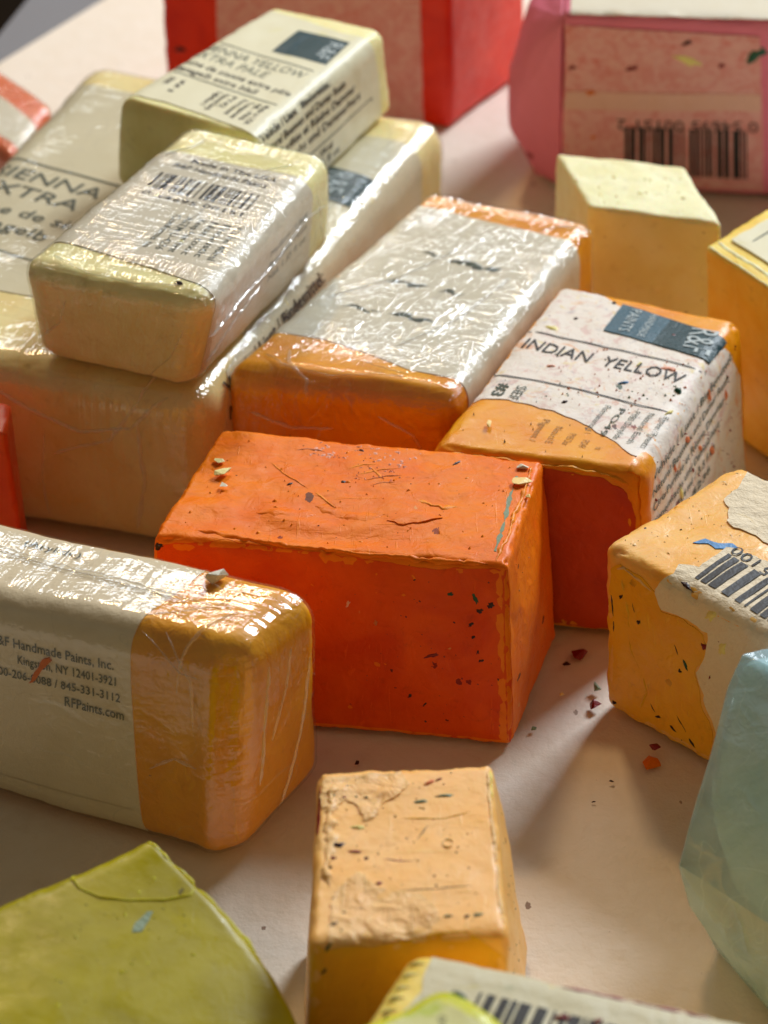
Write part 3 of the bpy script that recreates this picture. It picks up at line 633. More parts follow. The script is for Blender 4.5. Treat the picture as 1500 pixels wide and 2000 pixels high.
# wrapped amber cake
def ex_amber(q, n, s):
    U, V, H = s.D
    up = np.clip(n[:, 2], 0, 1)
    rim = np.exp(-((q[:, 1]-.55)/.22)**2)*.07*sn(q[:, 0]/U)
    return up*(rim-.05*np.exp(-((q[:, 1]-1.2)/.5)**2)*sn(q[:, 0]/U) + .10*np.exp(-((V-q[:, 1]-.3)/.2)**2))
b = Block(*G['amber'], r=(.42, .58, .62), amp=((.5, .05), (1.5, .012)), edge=.02, seed=8, extra=ex_amber)
b.thing('paint_cake', 'long amber cake in glossy crinkled plastic, left of the cake labelled Indian yellow', 'paint cake', CAKES)
b.body('wax_body', M['amber'], .13); U, V, H = b.D
lb = b.patch('label', M['label'], 'topright', [(.05, 2.1), (1.5, 2.0), (2.9, 1.55), (3.9, 1.1), (U-.1, .95), (U+1.5, .85), (U+4.2, .8), (U+4.2, 9.0), (U+.2, 9.1), (3.2, 9.3), (1.2, 9.6), (.05, 9.6)], off=.02, cell=.2, seed=3, wob=.01)
for k, (x0, x1, y, wd) in enumerate([(1.1, 2.1, 3.7, .2), (2.3, 3.5, 3.6, .22), (1.5, 2.6, 5.3, .18), (2.9, 3.6, 5.2, .15), (2.4, 3.9, 6.9, .22), (1.6, 2.2, 7.1, .12)]):
    b.ridge('smudged_print', M['ink_soft'], 'top', [(x0, y), ((x0*2+x1)/3, y+.1), ((x0+x1*2)/3, y-.12), (x1, y)], wd, .03, 1.3, seed=k, parent=lb, lift=.02)
b.wrap(W_amber, .075, .055, .07, seed=5)
folds(b, [('topfront', [(.6, .9), (1.2, .45), (2.4, .3), (3.4, .5), (4.2, .45)]), ('topfront', [(1.0, 1.3), (1.3, .6), (1.9, .1), (2.0, -.5)]), ('top', [(2.8, 1.2), (3.4, .9), (4.0, .7)]), ('front', [(3.6, 3.9), (4.4, 3.5), (4.8, 2.6)]), ('front', [(.7, 3.6), (1.6, 3.3), (2.6, 3.4)]),
          ('top', [(.6, 4.0), (1.8, 5.6), (2.4, 7.4)]), ('top', [(3.2, 2.0), (4.0, 4.0), (4.3, 6.4)]), ('topright', [(4.0, 9.3), (4.5, 9.8), (5.3, 10.1)])], 50, .06, .04)

# right-hand peach cake with torn label
b = Block(*G['peachR'], r=(.28, .28, .26), amp=((.5, .06), (1.6, .025), (4, .006)), edge=.04, seed=11)
b.thing('paint_cake', 'peach wax cake with a torn barcode label and gold-shaded end, at the right edge', 'paint cake', CAKES)
b.body('wax_body', M['peach'], .09); U, V, H = b.D
b.patch('end_shade', M['peach_gold'], 'front', [(.15, .12), (1.3, .10), (2.9, .1), (2.95, .9), (2.6, 1.8), (2.5, 2.4), (2.8, 3.0), (2.7, 3.5), (2.2, 3.62), (1.62, 3.5), (1.5, 3.9), (1.1, 4.1), (.5, 4.15), (.2, 3.9), (.1, 2.5)], off=.014, jag=.06, cell=.18, seed=5)  # shade painted in: same peach wax, coloured gold where the front is unlit
b.ridge('wax_lip', M['peach_scrape'], 'front', [(.28, 3.9), (.6, 4.12), (1.05, 4.0), (1.4, 3.85)], .09, .05, .8, seed=2)
b.ridge('wax_lip', M['peach_gold'], 'front', [(.5, 3.9), (.7, 3.0), (.75, 2.0), (1.2, 1.1), (1.0, .5)], .06, .03, 1., seed=8)
lb = b.patch('label', M['label_torn'], 'topfront', [(1.55, -.15), (1.75, .25), (1.62, .55), (2.0, .75), (2.0, 1.2), (1.95, 1.75), (2.6, 1.95), (5.8, 2.0), (5.8, -4.2), (3.2, -4.2), (3.0, -3.3), (2.75, -2.6), (2.55, -2.0), (2.75, -1.5), (2.8, -.85), (2.3, -.72), (1.6, -.85), (1.45, -.5)], off=.02, cell=.2, jag=.06, seed=6, wob=.012, jf=3.)
b.patch('torn_label_piece', M['label_torn'], 'top', [(.45, 4.3), (.75, 3.6), (.78, 3.1), (1.05, 2.9), (1.35, 2.45), (2.15, 2.5), (5.8, 2.6), (5.8, 4.3)], off=.032, cell=.2, jag=.09, seed=9, wob=.012)
b.strips('barcode', M['ink'], 'top', (2.15, .42), (1, -.06), (.0, 1), bars(3.6, 1.15, 5), .052, lb, 3)
b.text('100', M['ink'], 'top', (2.8, 1.88), (2.12, 1.92), .3, .052, lb); b.text('5', M['ink'], 'top', (3.2, 1.80), (3.0, 1.82), .3, .052, lb)
b.patch('paint_smear', M['blue_smear'], 'top', [(1.35, 1.35), (1.6, 1.55), (1.85, 1.5), (2.12, 1.85), (2.0, 1.9), (1.75, 1.72), (1.5, 1.62)], off=.02, jag=.07, cell=.1, seed=3)
for k, (m, f_, c, sz, an, asp) in enumerate([('dark_fleck', 'front', (1.0, 2.9), .08, 1, .6), ('green_fleck', 'front', (2.25, 2.45), .15, 2.1, .3), ('dark_fleck', 'front', (2.1, 2.2), .06, 1, .8), ('red_fleck', 'front', (2.72, 3.2), .10, 1., .7), ('red_fleck', 'front', (2.9, 2.5), .08, 1.4, .3), ('dark_fleck', 'topfront', (2.15, .12), .17, -.3, .5), ('dark_fleck', 'front', (.5, 3.3), .08, 1, .5), ('yellow_smear', 'topfront', (2.9, -.35), .22, .8, .5), ('yellow_smear', 'topfront', (3.2, -1.0), .25, 1.2, .5), ('dark_fleck', 'front', (1.5, .6), .07, .4, .4), ('dark_fleck', 'front', (1.9, .5), .12, -.6, .25), ('dark_fleck', 'front', (2.4, .4), .12, -.8, .25), ('dark_fleck', 'front', (.3, .3), .09, .5, .5)]):
    b.blob('paint_fleck', M[m], f_, c, sz, an, asp, .05, seed=60+k)
for k, l in enumerate([[(.22, 3.3), (.32, 2.6), (.28, 2.2)], [(.8, 3.4), (.92, 2.9)], [(1.9, 2.9), (2.1, 2.5)], [(1.2, 1.0), (1.5, .6)], [(2.0, 1.0), (2.3, .5)], [(.9, 3.6), (1.0, 3.3)]]):
    b.ridge('crack', M['dark_fleck'], 'front', l, .035, .02, 1.2, seed=k)
b.flecks(M['dark_fleck'], 'front', (.1, .2, 3.0, 3.8), 34, .04, 2); b.flecks(M['peach_scrape'], 'top', (.2, .3, 2.0, 4.2), 34, .08, 3, name='wax_scuffs', h=.02); b.flecks(M['dark_fleck'], 'top', (.1, .2, 1.6, 4.3), 16, .045, 4, name='dark_specks', h=.02)

# wrapped golden cake, left foreground
def ex_left(q, n, s):
    U, V, H = s.D
    f = np.clip(-n[:, 1], 0, 1)
    return f*(.06*np.exp(-((q[:, 0]-U+.75)/.25)**2)-.05*np.exp(-((q[:, 0]-U+.35)/.18)**2))
b = Block(*G['left'], r=(.75, .62, .68), amp=((.35, .05), (1.1, .012)), edge=.012, seed=14, extra=ex_left)
b.thing('paint_cake', 'golden cake in clear wrap with a cream address label, lying at the left edge', 'paint cake', CAKES)
b.body('wax_body', M['amber_left'], .1); U, V, H = b.D
lb = b.patch('label', M['label_left'], 'topfront', [(.02, 2.95), (.02, -4.95), (5.85, -4.95), (5.72, -3.8), (5.62, -2.4), (5.55, -1.2), (5.55, -.2), (5.6, .8), (5.75, 1.8), (5.8, 2.95)], off=.02, cell=.2, seed=3, wob=.012)
for t, x0, x1, y, hh in [('R&F Handmade Paints, Inc.', 2.35, 5.18, -.98, .22), ('Kingston, NY 12401-3921', 2.95, 5.22, -1.34, .20), ('800-206-8088 / 845-331-3112', 2.35, 5.32, -1.70, .19), ('RFPaints.com', 4.02, 5.40, -2.10, .22)]:
    b.text(t, M['ink_soft'], 'topfront', (x0, y+.0), (x1, y-.02), hh, .05, lb, bold=.012)
b.text('(Arylide)', M['ink_soft'], 'topfront', (2.1, 2.15), (3.35, 2.1), .2, .05, lb)
b.strips('label_seam', M['label_left'], 'topfront', (.1, -4.25), (1, 0), (0, 1), [(0, 5.5, 0, .03)], .055, lb, 1)
b.patch('paint_smear', M['rust_smear'], 'topfront', [(3.2, -1.75), (3.3, -1.7), (3.6, -1.25), (3.75, -1.1), (3.7, -1.02), (3.55, -1.1), (3.35, -1.45)], off=.06, jag=.04, cell=.1, parent=lb)
b.wrap(W_left, .07, .05, .035, seed=8)
folds(b, [('top', [(1.2, 1.95), (2.6, 1.75), (4.2, 1.6), (5.7, 1.45), (6.8, 1.3)]), ('top', [(1.6, 1.72), (3.0, 1.58), (4.6, 1.42), (6.1, 1.3)]), ('top', [(5.6, .5), (6.2, .9), (6.7, 1.4), (6.9, 2.2)]), ('top', [(5.9, 2.4), (6.5, 2.0), (7.1, 1.2)]),
          ('topfront', [(7.2, 1.4), (6.9, .5), (6.7, -.4), (6.6, -1.2)]), ('topfront', [(5.7, .1), (6.2, -.35), (6.7, -.75), (7.1, -.8)]), ('topfront', [(6.2, .2), (6.5, -.3), (6.9, -.9), (7.0, -1.9)]), ('front', [(6.0, 1.9), (6.6, 2.3), (7.1, 2.2)]),
          ('right', [(.9, 4.2), (.7, 3.0), (.6, 1.6)]), ('right', [(1.7, 4.2), (1.5, 3.4), (1.0, 2.4)]), ('right', [(2.4, 3.6), (2.1, 2.0), (1.4, .5)])], 3, .045, .03)

# peach stub, bottom centre
b = Block(*G['peachC'], r=(.16, .22, .18), amp=((.5, .05), (1.6, .02), (4, .006)), edge=.03, seed=17)
b.thing('paint_cake', 'small peach wax stub with a scraped speckled top, standing at the bottom centre', 'paint cake', CAKES)
b.body('wax_body', M['peach_cut'], .07); U, V, H = b.D
b.patch('scraped_wax', M['peach_scrape'], 'topfront', [(.35, -.02), (.35, .6), (.42, 1.2), (.65, 1.5), (.9, 1.75), (1.15, 1.4), (1.5, 1.2), (2.0, 1.1), (2.3, .8), (2.45, .4), (2.1, .05), (1.6, -.05), (1.3, .0), (1.0, -.05)], off=.018, cell=.08, jag=.07, seed=2, wob=.045, jf=5.)
b.patch('scraped_wax', M['peach_scrape'], 'top', [(.12, 4.35), (1.7, 4.42), (1.9, 4.1), (1.7, 3.8), (1.35, 3.55), (1.15, 3.15), (.95, 3.1), (.85, 3.5), (.6, 3.75), (.35, 3.5), (.1, 3.5)], off=.016, cell=.08, jag=.07, seed=5, wob=.04, jf=5.)
b.patch('front_shade', M['peach_gold'], 'topfront', [(.1, -4.2), (U-.08, -4.2), (U-.06, -.5), (2.9, .12), (2.4, .18), (1.5, -.12), (.3, -.15), (.05, 0)], off=.012, cell=.2, jag=.04, seed=8)  # stub's shaded front painted as a gold tone of the peach wax
b.patch('paint_smear', M['red_fleck'], 'top', [(-.0, 4.0), (.06, 4.2), (.1, 3.3), (.06, 2.8), (.0, 2.9)], off=.02, cell=.1, jag=.02)
for k, l in enumerate([[(U-.10, 4.4), (U-.12, 3.5), (U-.1, 2.6), (U-.06, 1.8), (U-.1, 1.0), (U-.05, .3)]]):
    b.ridge('wax_lip', M['peach_scrape'], 'top', l, .12, .03, .35, seed=3)
b.ridge('wax_lip', M['peach_scrape'], 'top', [(.32, 4.2), (.30, 3.2), (.38, 2.6), (.28, 2.0), (.35, 1.4)], .22, .06, 1.3, seed=5)
b.ridge('wax_lip', M['straw'], 'top', [(U-.04, 4.45), (U-.02, 3.9), (U-.03, 3.6)], .14, .04, .6, seed=6)
b.ridge('scratch_burr', M['peach_gold'], 'top', [(1.7, 3.15), (2.6, 3.1), (3.1, 3.25)], .03, .015, .4, seed=6)
b.ridge('crack', M['ink_soft'], 'top', [(1.65, 1.22), (2.4, 1.2), (3.05, 1.25)], .022, .01, .5, seed=7)
b.ridge('crack', M['purple_smear'], 'top', [(1.35, 2.1), (1.7, 2.0), (1.95, 1.98)], .035, .012, .5, seed=8)
b.ridge('crack', M['ink_soft'], 'top', [(2.0, 2.55), (2.25, 2.95)], .04, .012, .5, seed=9)
ring = [(2.62+.10*math.cos(a), 2.40+.12*math.sin(a)) for a in np.linspace(0, 6.2, 14)]
b.ridge('wax_dimple', M['peach_scrape'], 'top', ring, .05, .035, .3, seed=3)
for k, (m, c, sz, an, asp) in enumerate([('dark_fleck', (.48, 2.5), .15, -.2, .55), ('dark_fleck', (1.02, 2.12), .07, .2, .7), ('purple_smear', (.82, 2.3), .15, -.1, .25), ('purple_smear', (1.25, 1.42), .10, .1, .5), ('dark_fleck', (.45, .45), .16, .6, .35), ('green_fleck', (.62, .72), .05, 0, .7), ('green_fleck', (.32, 3.85), .07, 0, .7), ('green_fleck', (1.0, 3.75), .09, 0, .5), ('red_fleck', (.55, 3.78), .09, 0, .5), ('green_fleck', (.8, 3.78), .06, 0, .7), ('dark_fleck', (2.9, .48), .09, .5, .5), ('grey_smear', (3.1, .5), .11, .0, .6), ('grey_smear', (2.55, .5), .12, 0, .3), ('grey_smear', (2.2, .52), .1, 0, .4), ('grey_smear', (2.1, 3.6), .2, .1, .25), ('grey_smear', (2.6, 3.72), .25, .1, .2), ('rust_smear', (2.3, 4.1), .18, .5, .35), ('red_fleck', (2.5, 4.18), .12, .5, .2), ('yellow_smear', (.85, 2.95), .2, -.1, .4), ('green_fleck', (.35, -.12), .12, 1., .4), ('dark_fleck', (.3, -.6), .12, 1., .4), ('red_fleck', (.38, 2.15), .07, 0, .8), ('dark_fleck', (.33, 1.9), .05, 0, .8)]):
    b.blob('paint_fleck', M[m], 'topfront', c, sz*.78, an, asp, .03, seed=90+k)
b.flecks(M['dark_fleck'], 'top', (.1, .1, 3.2, 4.4), 60, .03, 3, h=.03); b.flecks(M['dark_fleck'], 'right', (.1, .3, 4.4, 4.2), 34, .04, 4, name='dark_specks'); b.flecks(M['peach_scrape'], 'top', (.3, 1.2, 3.2, 4.2), 26, .06, 5, name='wax_scuffs', h=.02)

# big ivory cake under the stack
b = Block(*G['sienna'], r=(.75, .9, .8), amp=((.35, .08), (1.2, .02)), edge=.02, seed=21)
b.thing('paint_cake', 'largest ivory cake in clear wrap, lying under the two stacked cakes', 'paint cake', CAKES)
b.body('wax_body', M['cream_big'], .18); U, V, H = b.D
lb = b.patch('label', M['label_big'], 'topright', [(.05, 3.6), (3., 3.4), (U-.3, 3.2), (U, 1.6), (U+1.5, .9), (U+4.3, .6), (U+4.3, 15.2), (U+.2, 15.4), (5, 15.6), (1.6, 15.8), (.05, 15.9)], off=.02, cell=.3, seed=3, wob=.01)
b.strips('rule_line', M['ink_soft'], 'top', (.25, 10.66), (1, -.205), (0, 1), [(0, 9.3, 0, .07)], .055, lb, 1)
b.text('SIENNA YELLOW', M['ink_soft'], 'top', (.15, 9.62), (8.0, 8.2), .62, .055, lb)
b.text('EXTRA PALE', M['ink_soft'], 'top', (.1, 8.68), (6.0, 7.6), .62, .055, lb)
b.text('jaune de sienne extra p\u00e2le', M['ink_soft'], 'top', (-.0, 7.62), (8.8, 6.0), .5, .055, lb, skip=lambda p: p[0] < .1)
b.text('Sienagelb extra bla\u00df', M['ink_soft'], 'top', (.2, 6.72), (7.0, 5.5), .5, .055, lb)
b.strips('rule_line', M['ink_soft'], 'top', (.9, 5.6), (1, -.18), (0, 1), [(0, 8.6, 0, .05)], .055, lb, 1)
b.strips('logo_panel', M['teal'], 'top', (6.2, 11.5), (1, -.18), (.03, 1), [(0, 4.0, 0, 1.9)], .055, lb, 4)
b.text('R&F', M['white_ink'], 'top', (9.0, 12.6), (9.1, 11.3), .7, .065, lb)
b.text('Vehicle / Liant / Bindemittel:', M['ink'], 'topright', (U+.62, 1.2), (U+.62, 7.6), .40, .055, lb, bold=.02)
b.text('Natural Beeswax and Damar Resin', M['ink'], 'topright', (U+1.3, 1.2), (U+1.3, 8.6), .36, .055, lb, bold=.02)
b.wrap(W_big, .11, .055, .05, seed=2)
folds(b, [('topfront', [(4.2, -.3), (5.6, -1.0), (7.2, -1.5), (8.6, -1.2), (9.6, -.2)]), ('front', [(5.0, 3.2), (5.2, 2.0), (5.1, .8)]), ('front', [(6.2, 3.0), (6.0, 1.6), (6.1, .6)]), ('topfront', [(9.2, .9), (8.8, -.5), (8.0, -1.6), (6.4, -2.2)]), ('front', [(8.8, 3.6), (8.9, 2.0), (8.6, .6)])], 70, .09, .04)

# unwrapped cream cake on the stack
b = Block(*G['cream'], r=(.42, .24, .40), amp=((.5, .04), (1.6, .012)), edge=.03, seed=24)
b.thing('paint_cake', 'unwrapped cream cake with printed label and bare end, rear one on the stack', 'paint cake', CAKES)
b.body('wax_body', M['cream'], .1); U, V, H = b.D
lb = b.patch('label', M['label_cream'], 'topright', [(.05, .35), (1.2, .45), (2.6, .35), (U-.3, .2), (U+.8, .35), (U+2.6, .4), (U+2.6, 7.35), (U+1.2, 7.45), (U+.1, 7.25), (3.2, 7.2), (1.2, 7.6), (.05, 7.7)], off=.025, cell=.17, seed=5, wob=.006)
b.strips('logo_panel', M['teal'], 'top', (2.05, 5.0), (1, -.03), (-.06, 1), [(0, 1.95, 0, 1.75)], .04, lb, 4)
b.text('R&F', M['white_ink'], 'top', (3.35, 6.4), (3.4, 5.2), .5, .05, lb); b.text('PAINTS', M['teal_pale'], 'top', (2.3, 6.5), (2.35, 5.2), .25, .05, lb)
b.strips('rule_line', M['ink_soft'], 'top', (.1, 4.72), (1, -.09), (0, 1), [(0, 4.0, 0, .06)], .04, lb, 1)
b.text('SIENNA YELLOW', M['ink_soft'], 'top', (.08, 4.12), (3.8, 3.8), .42, .04, lb)
b.text('EXTRA PALE', M['ink_soft'], 'top', (.06, 3.56), (2.8, 3.28), .42, .04, lb)
b.text('jaune de sienne extra p\u00e2le', M['ink'], 'top', (.08, 2.98), (4.0, 2.66), .30, .04, lb, bold=.01)
b.text('Sienagelb extra bla\u00df', M['ink'], 'top', (.1, 2.50), (3.1, 2.26), .30, .04, lb, bold=.01)
b.strips('rule_line', M['ink_soft'], 'top', (.1, 2.30), (1, -.09), (0, 1), [(0, 3.9, 0, .06)], .04, lb, 1)
for k, (x, y0, y1) in enumerate([(.5, 1.95, 1.45), (.9, 1.95, 1.1), (2.15, 1.85, .85), (2.4, 1.85, .65), (2.65, 1.82, 1.0), (3.0, 1.8, .7), (3.25, 1.78, .6), (3.5, 1.76, .65), (3.75, 1.76, .5)]):
    b.text(['SERIES', '#1', 'Lightfast I', 'Natural Earth', 'PY42', 'Permanent', 'Transparent', 'NR - PW6', 'Made in USA'][k], M['ink'], 'top', (x, y0), (x, y1), .17, .04, lb, bold=.01)
for k, (t, y1) in enumerate([('Vehicle / Liant / Bindemittel:', 4.5), ('Natural Beeswax and Damar Resin', 5.3), ('Cire Purifi\u00e9e et R\u00e9sine Dammar', 5.9), ('Bienenwachs und Dammarharz', 6.2)]):
    b.text(t, M['ink'], 'topright', (U+.30+.36*k, .35), (U+.30+.36*k, y1), .23, .04, lb, bold=.02)
b.strips('rule_line', M['ink_soft'], 'topright', (U+1.66, .8), (.0, 1), (1, 0), [(0, 6.1, 0, .04), (6.06, 6.1, 0, .8)], .04, lb, 1)
b.text('Net Wt. 104 ml', M['ink'], 'topright', (U+2.02, 2.3), (U+2.02, 4.2), .22, .04, lb, bold=.01); b.text('3.5 fl oz', M['ink'], 'topright', (U+2.32, 3.2), (U+2.32, 4.6), .22, .04, lb, bold=.01)

# wrapped pale cake on the stack, front
def ex_pale(q, n, s):
    U, V, H = s.D
    return np.clip(n[:, 2], 0, 1)*(-.07*np.exp(-((q[:, 1]-.75)/.35)**2)*sn(q[:, 0]/U)-.08*np.exp(-((V-q[:, 1]-1.0)/.45)**2)*sn(q[:, 0]/U))
b = Block(*G['pale'], r=(.62, .62, .5), amp=((.5, .04), (1.3, .012)), edge=.02, seed=27, extra=ex_pale)
b.thing('paint_cake', 'small pale yellow cake in glinting tight plastic, front one on the stack', 'paint cake', CAKES)
b.body('wax_body', M['cream'], .1); U, V, H = b.D
lb = b.patch('label', M['label'], 'topright', [(.05, 1.35), (1.5, 1.15), (2.8, .95), (U-.1, .55), (U+1., .45), (U+2.5, .4), (U+2.5, 6.7), (U+.1, 6.6), (2.6, 6.5), (1.2, 6.55), (.05, 6.5)], off=.025, cell=.17, seed=5, wob=.006)
b.text('Made in The USA', M['ink'], 'top', (1.25, 6.12), (3.6, 5.98), .22, .04, lb, bold=.02)
b.text('R&F Handmade Paints', M['ink'], 'top', (.95, 5.75), (3.5, 5.6), .22, .04, lb, bold=.02)
b.strips('barcode', M['ink'], 'top', (.85, 4.5), (1, -.05), (0, 1), bars(2.7, .85, 9), .04, lb, 3)
b.text('0 54695 00151', M['ink'], 'top', (.9, 4.15), (3.5, 4.02), .2, .04, lb, bold=.01)
for k in range(6): b.text(['Conforms to', 'ASTM D-4236', 'Keep from heat', 'Non toxic', 'Encaustic', 'Cake 40ml'][k], M['ink_soft'], 'top', (2.1+.30*k, 3.5), (2.1+.30*k, 1.7), .18, .04, lb, bold=.01)
for k, t in enumerate(['Medium / Liant', 'Beeswax, resin', 'Net 1.35 fl oz']): b.text(t, M['ink_soft'], 'topright', (U+.9+.36*k, 3.9), (U+.9+.36*k, 6.3), .2, .04, lb)
b.blob('paint_fleck', M['dark_fleck'], 'top', (3.45, .55), .09, .2, .7, .07, 3); b.blob('paint_fleck', M['yellow_smear'], 'top', (2.75, 2.3), .12, .2, .7, .05, 4)
b.wrap(W_pale, .055, .045, .05, seed=3)
folds(b, [('topright', [(U+1.3, .4), (U+1.15, 2.2), (U+1.2, 4.2), (U+.9, 6.2), (U+1.2, 7.6)]), ('topright', [(U+2.1, .5), (U+1.7, 1.8), (U+1.5, 3.4)]), ('front', [(3.2, .3), (3.7, 1.0), (3.9, 1.9)]), ('front', [(.4, .8), (.9, 1.3), (1.1, 2.0)]),
          ('topfront', [(.6, .6), (1.5, .2), (2.6, .15), (3.4, .4)]), ('top', [(2.3, 2.6), (2.6, 3.7), (2.5, 4.8)]), ('top', [(3.1, 6.4), (3.5, 6.9), (3.7, 7.4)]), ('top', [(.5, 6.2), (.9, 6.8), (1.0, 7.5)]), ('topright', [(U+.6, 6.9), (U+1.3, 7.2), (U+2.2, 7.5)])], 30, .05, .03)

# cut cream wedge, straw cake
b = Block(*G['cut'], r=(.14, .14, .14), amp=((.6, .05), (1.8, .02)), edge=.025, seed=31)
b.thing('paint_cake', 'bare cream stub with a sharp slanted cut top, in front of the pink wrapped block', 'paint cake', CAKES)
b.body('wax_body', M['cream_cut'], .1)
b.flecks(M['dark_fleck'], 'front', (.2, .4, 3.6, 4.2), 14, .05, 3); b.flecks(M['cream_chip'], 'top', (.2, .2, 3.4, 3.4), 26, .1, 4, name='wax_scuffs', h=.03)
b = Block(*G['straw'], r=(.16, .16, .12), amp=((.6, .05), (1.6, .02)), edge=.025, seed=33)
b.thing('paint_cake', 'straw yellow cake with a pale ruled label, at the right edge beside the cream stub', 'paint cake', CAKES)
b.body('wax_body', M['straw'], .1); U, V, H = b.D
lb = b.patch('label', M['label_cream'], 'top', [(.4, .75), (U, .8), (U, V-.1), (.5, V-.1)], off=.06, cell=.2, seed=2, jag=.02)
b.strips('rule_line', M['ink_soft'], 'top', (.9, 1.1), (1, 0), (0, 1), [(0, 3.8, 0, .05), (0, .05, 0, 1.6)], .075, lb, 1)
b.ridge('wax_lip', M['cream_cut'], 'top', [(.1, .42), (1.5, .40), (3.2, .44), (5.0, .4)], .16, .03, .3, seed=3)
b.ridge('wax_lip', M['cream_cut'], 'top', [(.05, .08), (1.5, .05), (3.2, .06), (5.0, .05)], .12, .03, .3, seed=5)

# pink wrapped block
b = Block(*G['pink'], r=(.18, .3, .35), amp=((.3, .10), (1.2, .02)), edge=.03, seed=35)
b.thing('paint_block', 'big pink paper-wrapped block with a stained label and upside-down barcode, top right', 'paint block')
b.body('wrapper', M['pink'], .22); U, V, H = b.D
me_pts = [(5.2, 19.1, 6.8), (5.62, 22.0, .1), (6.0, 27.5, 6.7), (5.9, 27.7, .1), (4.45, 23.4, 5.6), (3.85, 22.6, 3.6), (3.95, 22.7, 1.8), (4.9, 22.9, .05), (4.5, 21.6, 5.7)]
def hull(name, pts, mat, parent=None, origin=None, bevel=.1, sub=0, noise_amp=0., seed=0):
    import bmesh
    bm = bmesh.new(); o0 = np.array(origin if origin is not None else (ORG[parent.name] if parent is not None else (0, 0, 0)), float)
    vs = [bm.verts.new(Vector(np.array(p, float)-o0)*CM) for p in pts]
    r = bmesh.ops.convex_hull(bm, input=vs); junk = [g for g in r['geom_interior'] if isinstance(g, bmesh.types.BMVert)]
    if junk: bmesh.ops.delete(bm, geom=junk, context='VERTS')
    bmesh.ops.dissolve_limit(bm, angle_limit=.05, verts=bm.verts[:], edges=bm.edges[:])
    if bevel: bmesh.ops.bevel(bm, geom=bm.edges[:]+bm.verts[:], offset=bevel*CM, segments=3, profile=.6, affect='EDGES')
    if sub:
        bmesh.ops.triangulate(bm, faces=bm.faces[:]); bmesh.ops.subdivide_edges(bm, edges=bm.edges[:], cuts=sub, use_grid_fill=True); bm.normal_update()
        P = np.array([v.co/CM for v in bm.verts]); N = np.array([v.normal for v in bm.verts]); h = noise_amp*(perlin(P*1.1+seed)+.5*perlin(P*2.7+seed))
        for v, n_, a in zip(bm.verts, N, h): v.co += Vector(n_*a)*CM
    me = bpy.data.meshes.new(name); bm.to_mesh(me); bm.free(); me.materials.append(mat)
    me.polygons.foreach_set('use_smooth', [True]*len(me.polygons))
    o = bpy.data.objects.new(name, me); C.objects.link(o)
    ORG[o.name] = tuple(o0)
    if parent is None: o.location = Vector(o0)*CM
    else: o.parent = parent
    return o
hull('folded_paper_end', me_pts, M['pink'], b.root, bevel=.12, sub=2, noise_amp=.06, seed=2)
lb = b.patch('label', M['label_pink'], 'front', [(.12, .25), (6.25, .25), (6.25, 3.0), (6.2, 6.3), (.1, 6.5)], off=.04, cell=.3, seed=2, jag=.03, wob=.02)
b.patch('label_strip', M['label_strip'], 'front', [(.15, 3.3), (6.2, 3.5), (6.2, 4.15), (.15, 4.0)], off=.06, cell=.3, jag=.02, parent=lb)
b.strips('barcode', M['ink'], 'front', (2.0, .75), (1, .0), (0, 1), bars(3.75, 1.95, 12), .08, lb, 2)
b.text('0 54695 00151 2', M['ink'], 'front', (6.1, 3.05), (1.75, 2.98), .42, .08, lb)
b.patch('top_paper', M['label'], 'topfront', [(.25, .1), (U-.3, .1), (U-.3, V-.3), (.3, V-.3)], off=.05, cell=.4, jag=.03)
for k, (m, c, sz, an, asp) in enumerate([('red_fleck', (.35, 4.9), .15, .4, .8), ('yellow_smear', (4.0, 5.3), .6, -.4, .3), ('green_fleck', (6.0, 5.6), .35, .6, .6), ('red_fleck', (2.2, 5.0), .28, .2, .5), ('red_fleck', (5.0, 5.2), .2, .5, .5), ('rust_smear', (.9, 4.0), .25, 0, .7), ('rust_smear', (1.0, 2.2), .14, 0, .8), ('dark_fleck', (3.9, 6.0), .2, .5, .4)]):
    b.blob('paint_smear', M[m], 'front', c, sz, an, asp, .09, seed=130+k, parent=lb)

# red block at the back
b = Block(*G['red'], r=(.2, .2, .3), amp=((.3, .08), (1.2, .02)), edge=.02, seed=37)
b.thing('paint_block', 'big bright red wax block with a pinkish smeared label, at the back behind the stack', 'paint block')
b.body('wax_body', M['red'], .22); U, V, H = b.D
b.patch('label', M['label_pink'], 'front', [(1.9, .1), (8.9, .1), (8.85, 3.4), (8.8, 6.6), (2.0, 6.6), (1.95, 3.4)], off=.04, cell=.35, seed=9, jag=.03, wob=.02)
b.blob('paint_fleck', M['dark_fleck'], 'front', (.6, 2.3), .22, .1, .5, .05, 4)

# far left wrapped cake and the two at the left edge
b = Block(*G['tinyL'], r=(.4, .45, .4), amp=((.5, .06), (1.4, .03)), edge=.02, seed=39)
b.thing('paint_cake', 'small coral orange wrapped cake at the far left edge, behind the large ivory cake', 'paint cake', CAKES)
b.body('wax_body', M['coral'], .14); U, V, H = b.D
b.patch('label', M['label'], 'topright', [(.1, .5), (U-.2, .7), (U+1., 1.0), (U+2.2, 1.1), (U+2.2, .1), (U+2.2, 2.2), (U+.1, 2.2), (2.2, 2.4), (.1, 2.6)][:4]+[(U+2.4, 1.1), (U+2.4, 2.5), (U, 2.5), (2.2, 2.6), (.1, 2.8)], off=.02, cell=.25)
b.wrap(W_amber, .1, .05, .06, seed=12)
b = Block(*G['nleft'], r=(.14, .14, .14), amp=((.5, .04),), edge=.04, seed=41)
b.thing('paint_cake', 'orange-red sliver of a cake at the left edge, above the wrapped golden cake', 'paint cake', CAKES)
b.body('wax_body', M['red_edge'], .14)

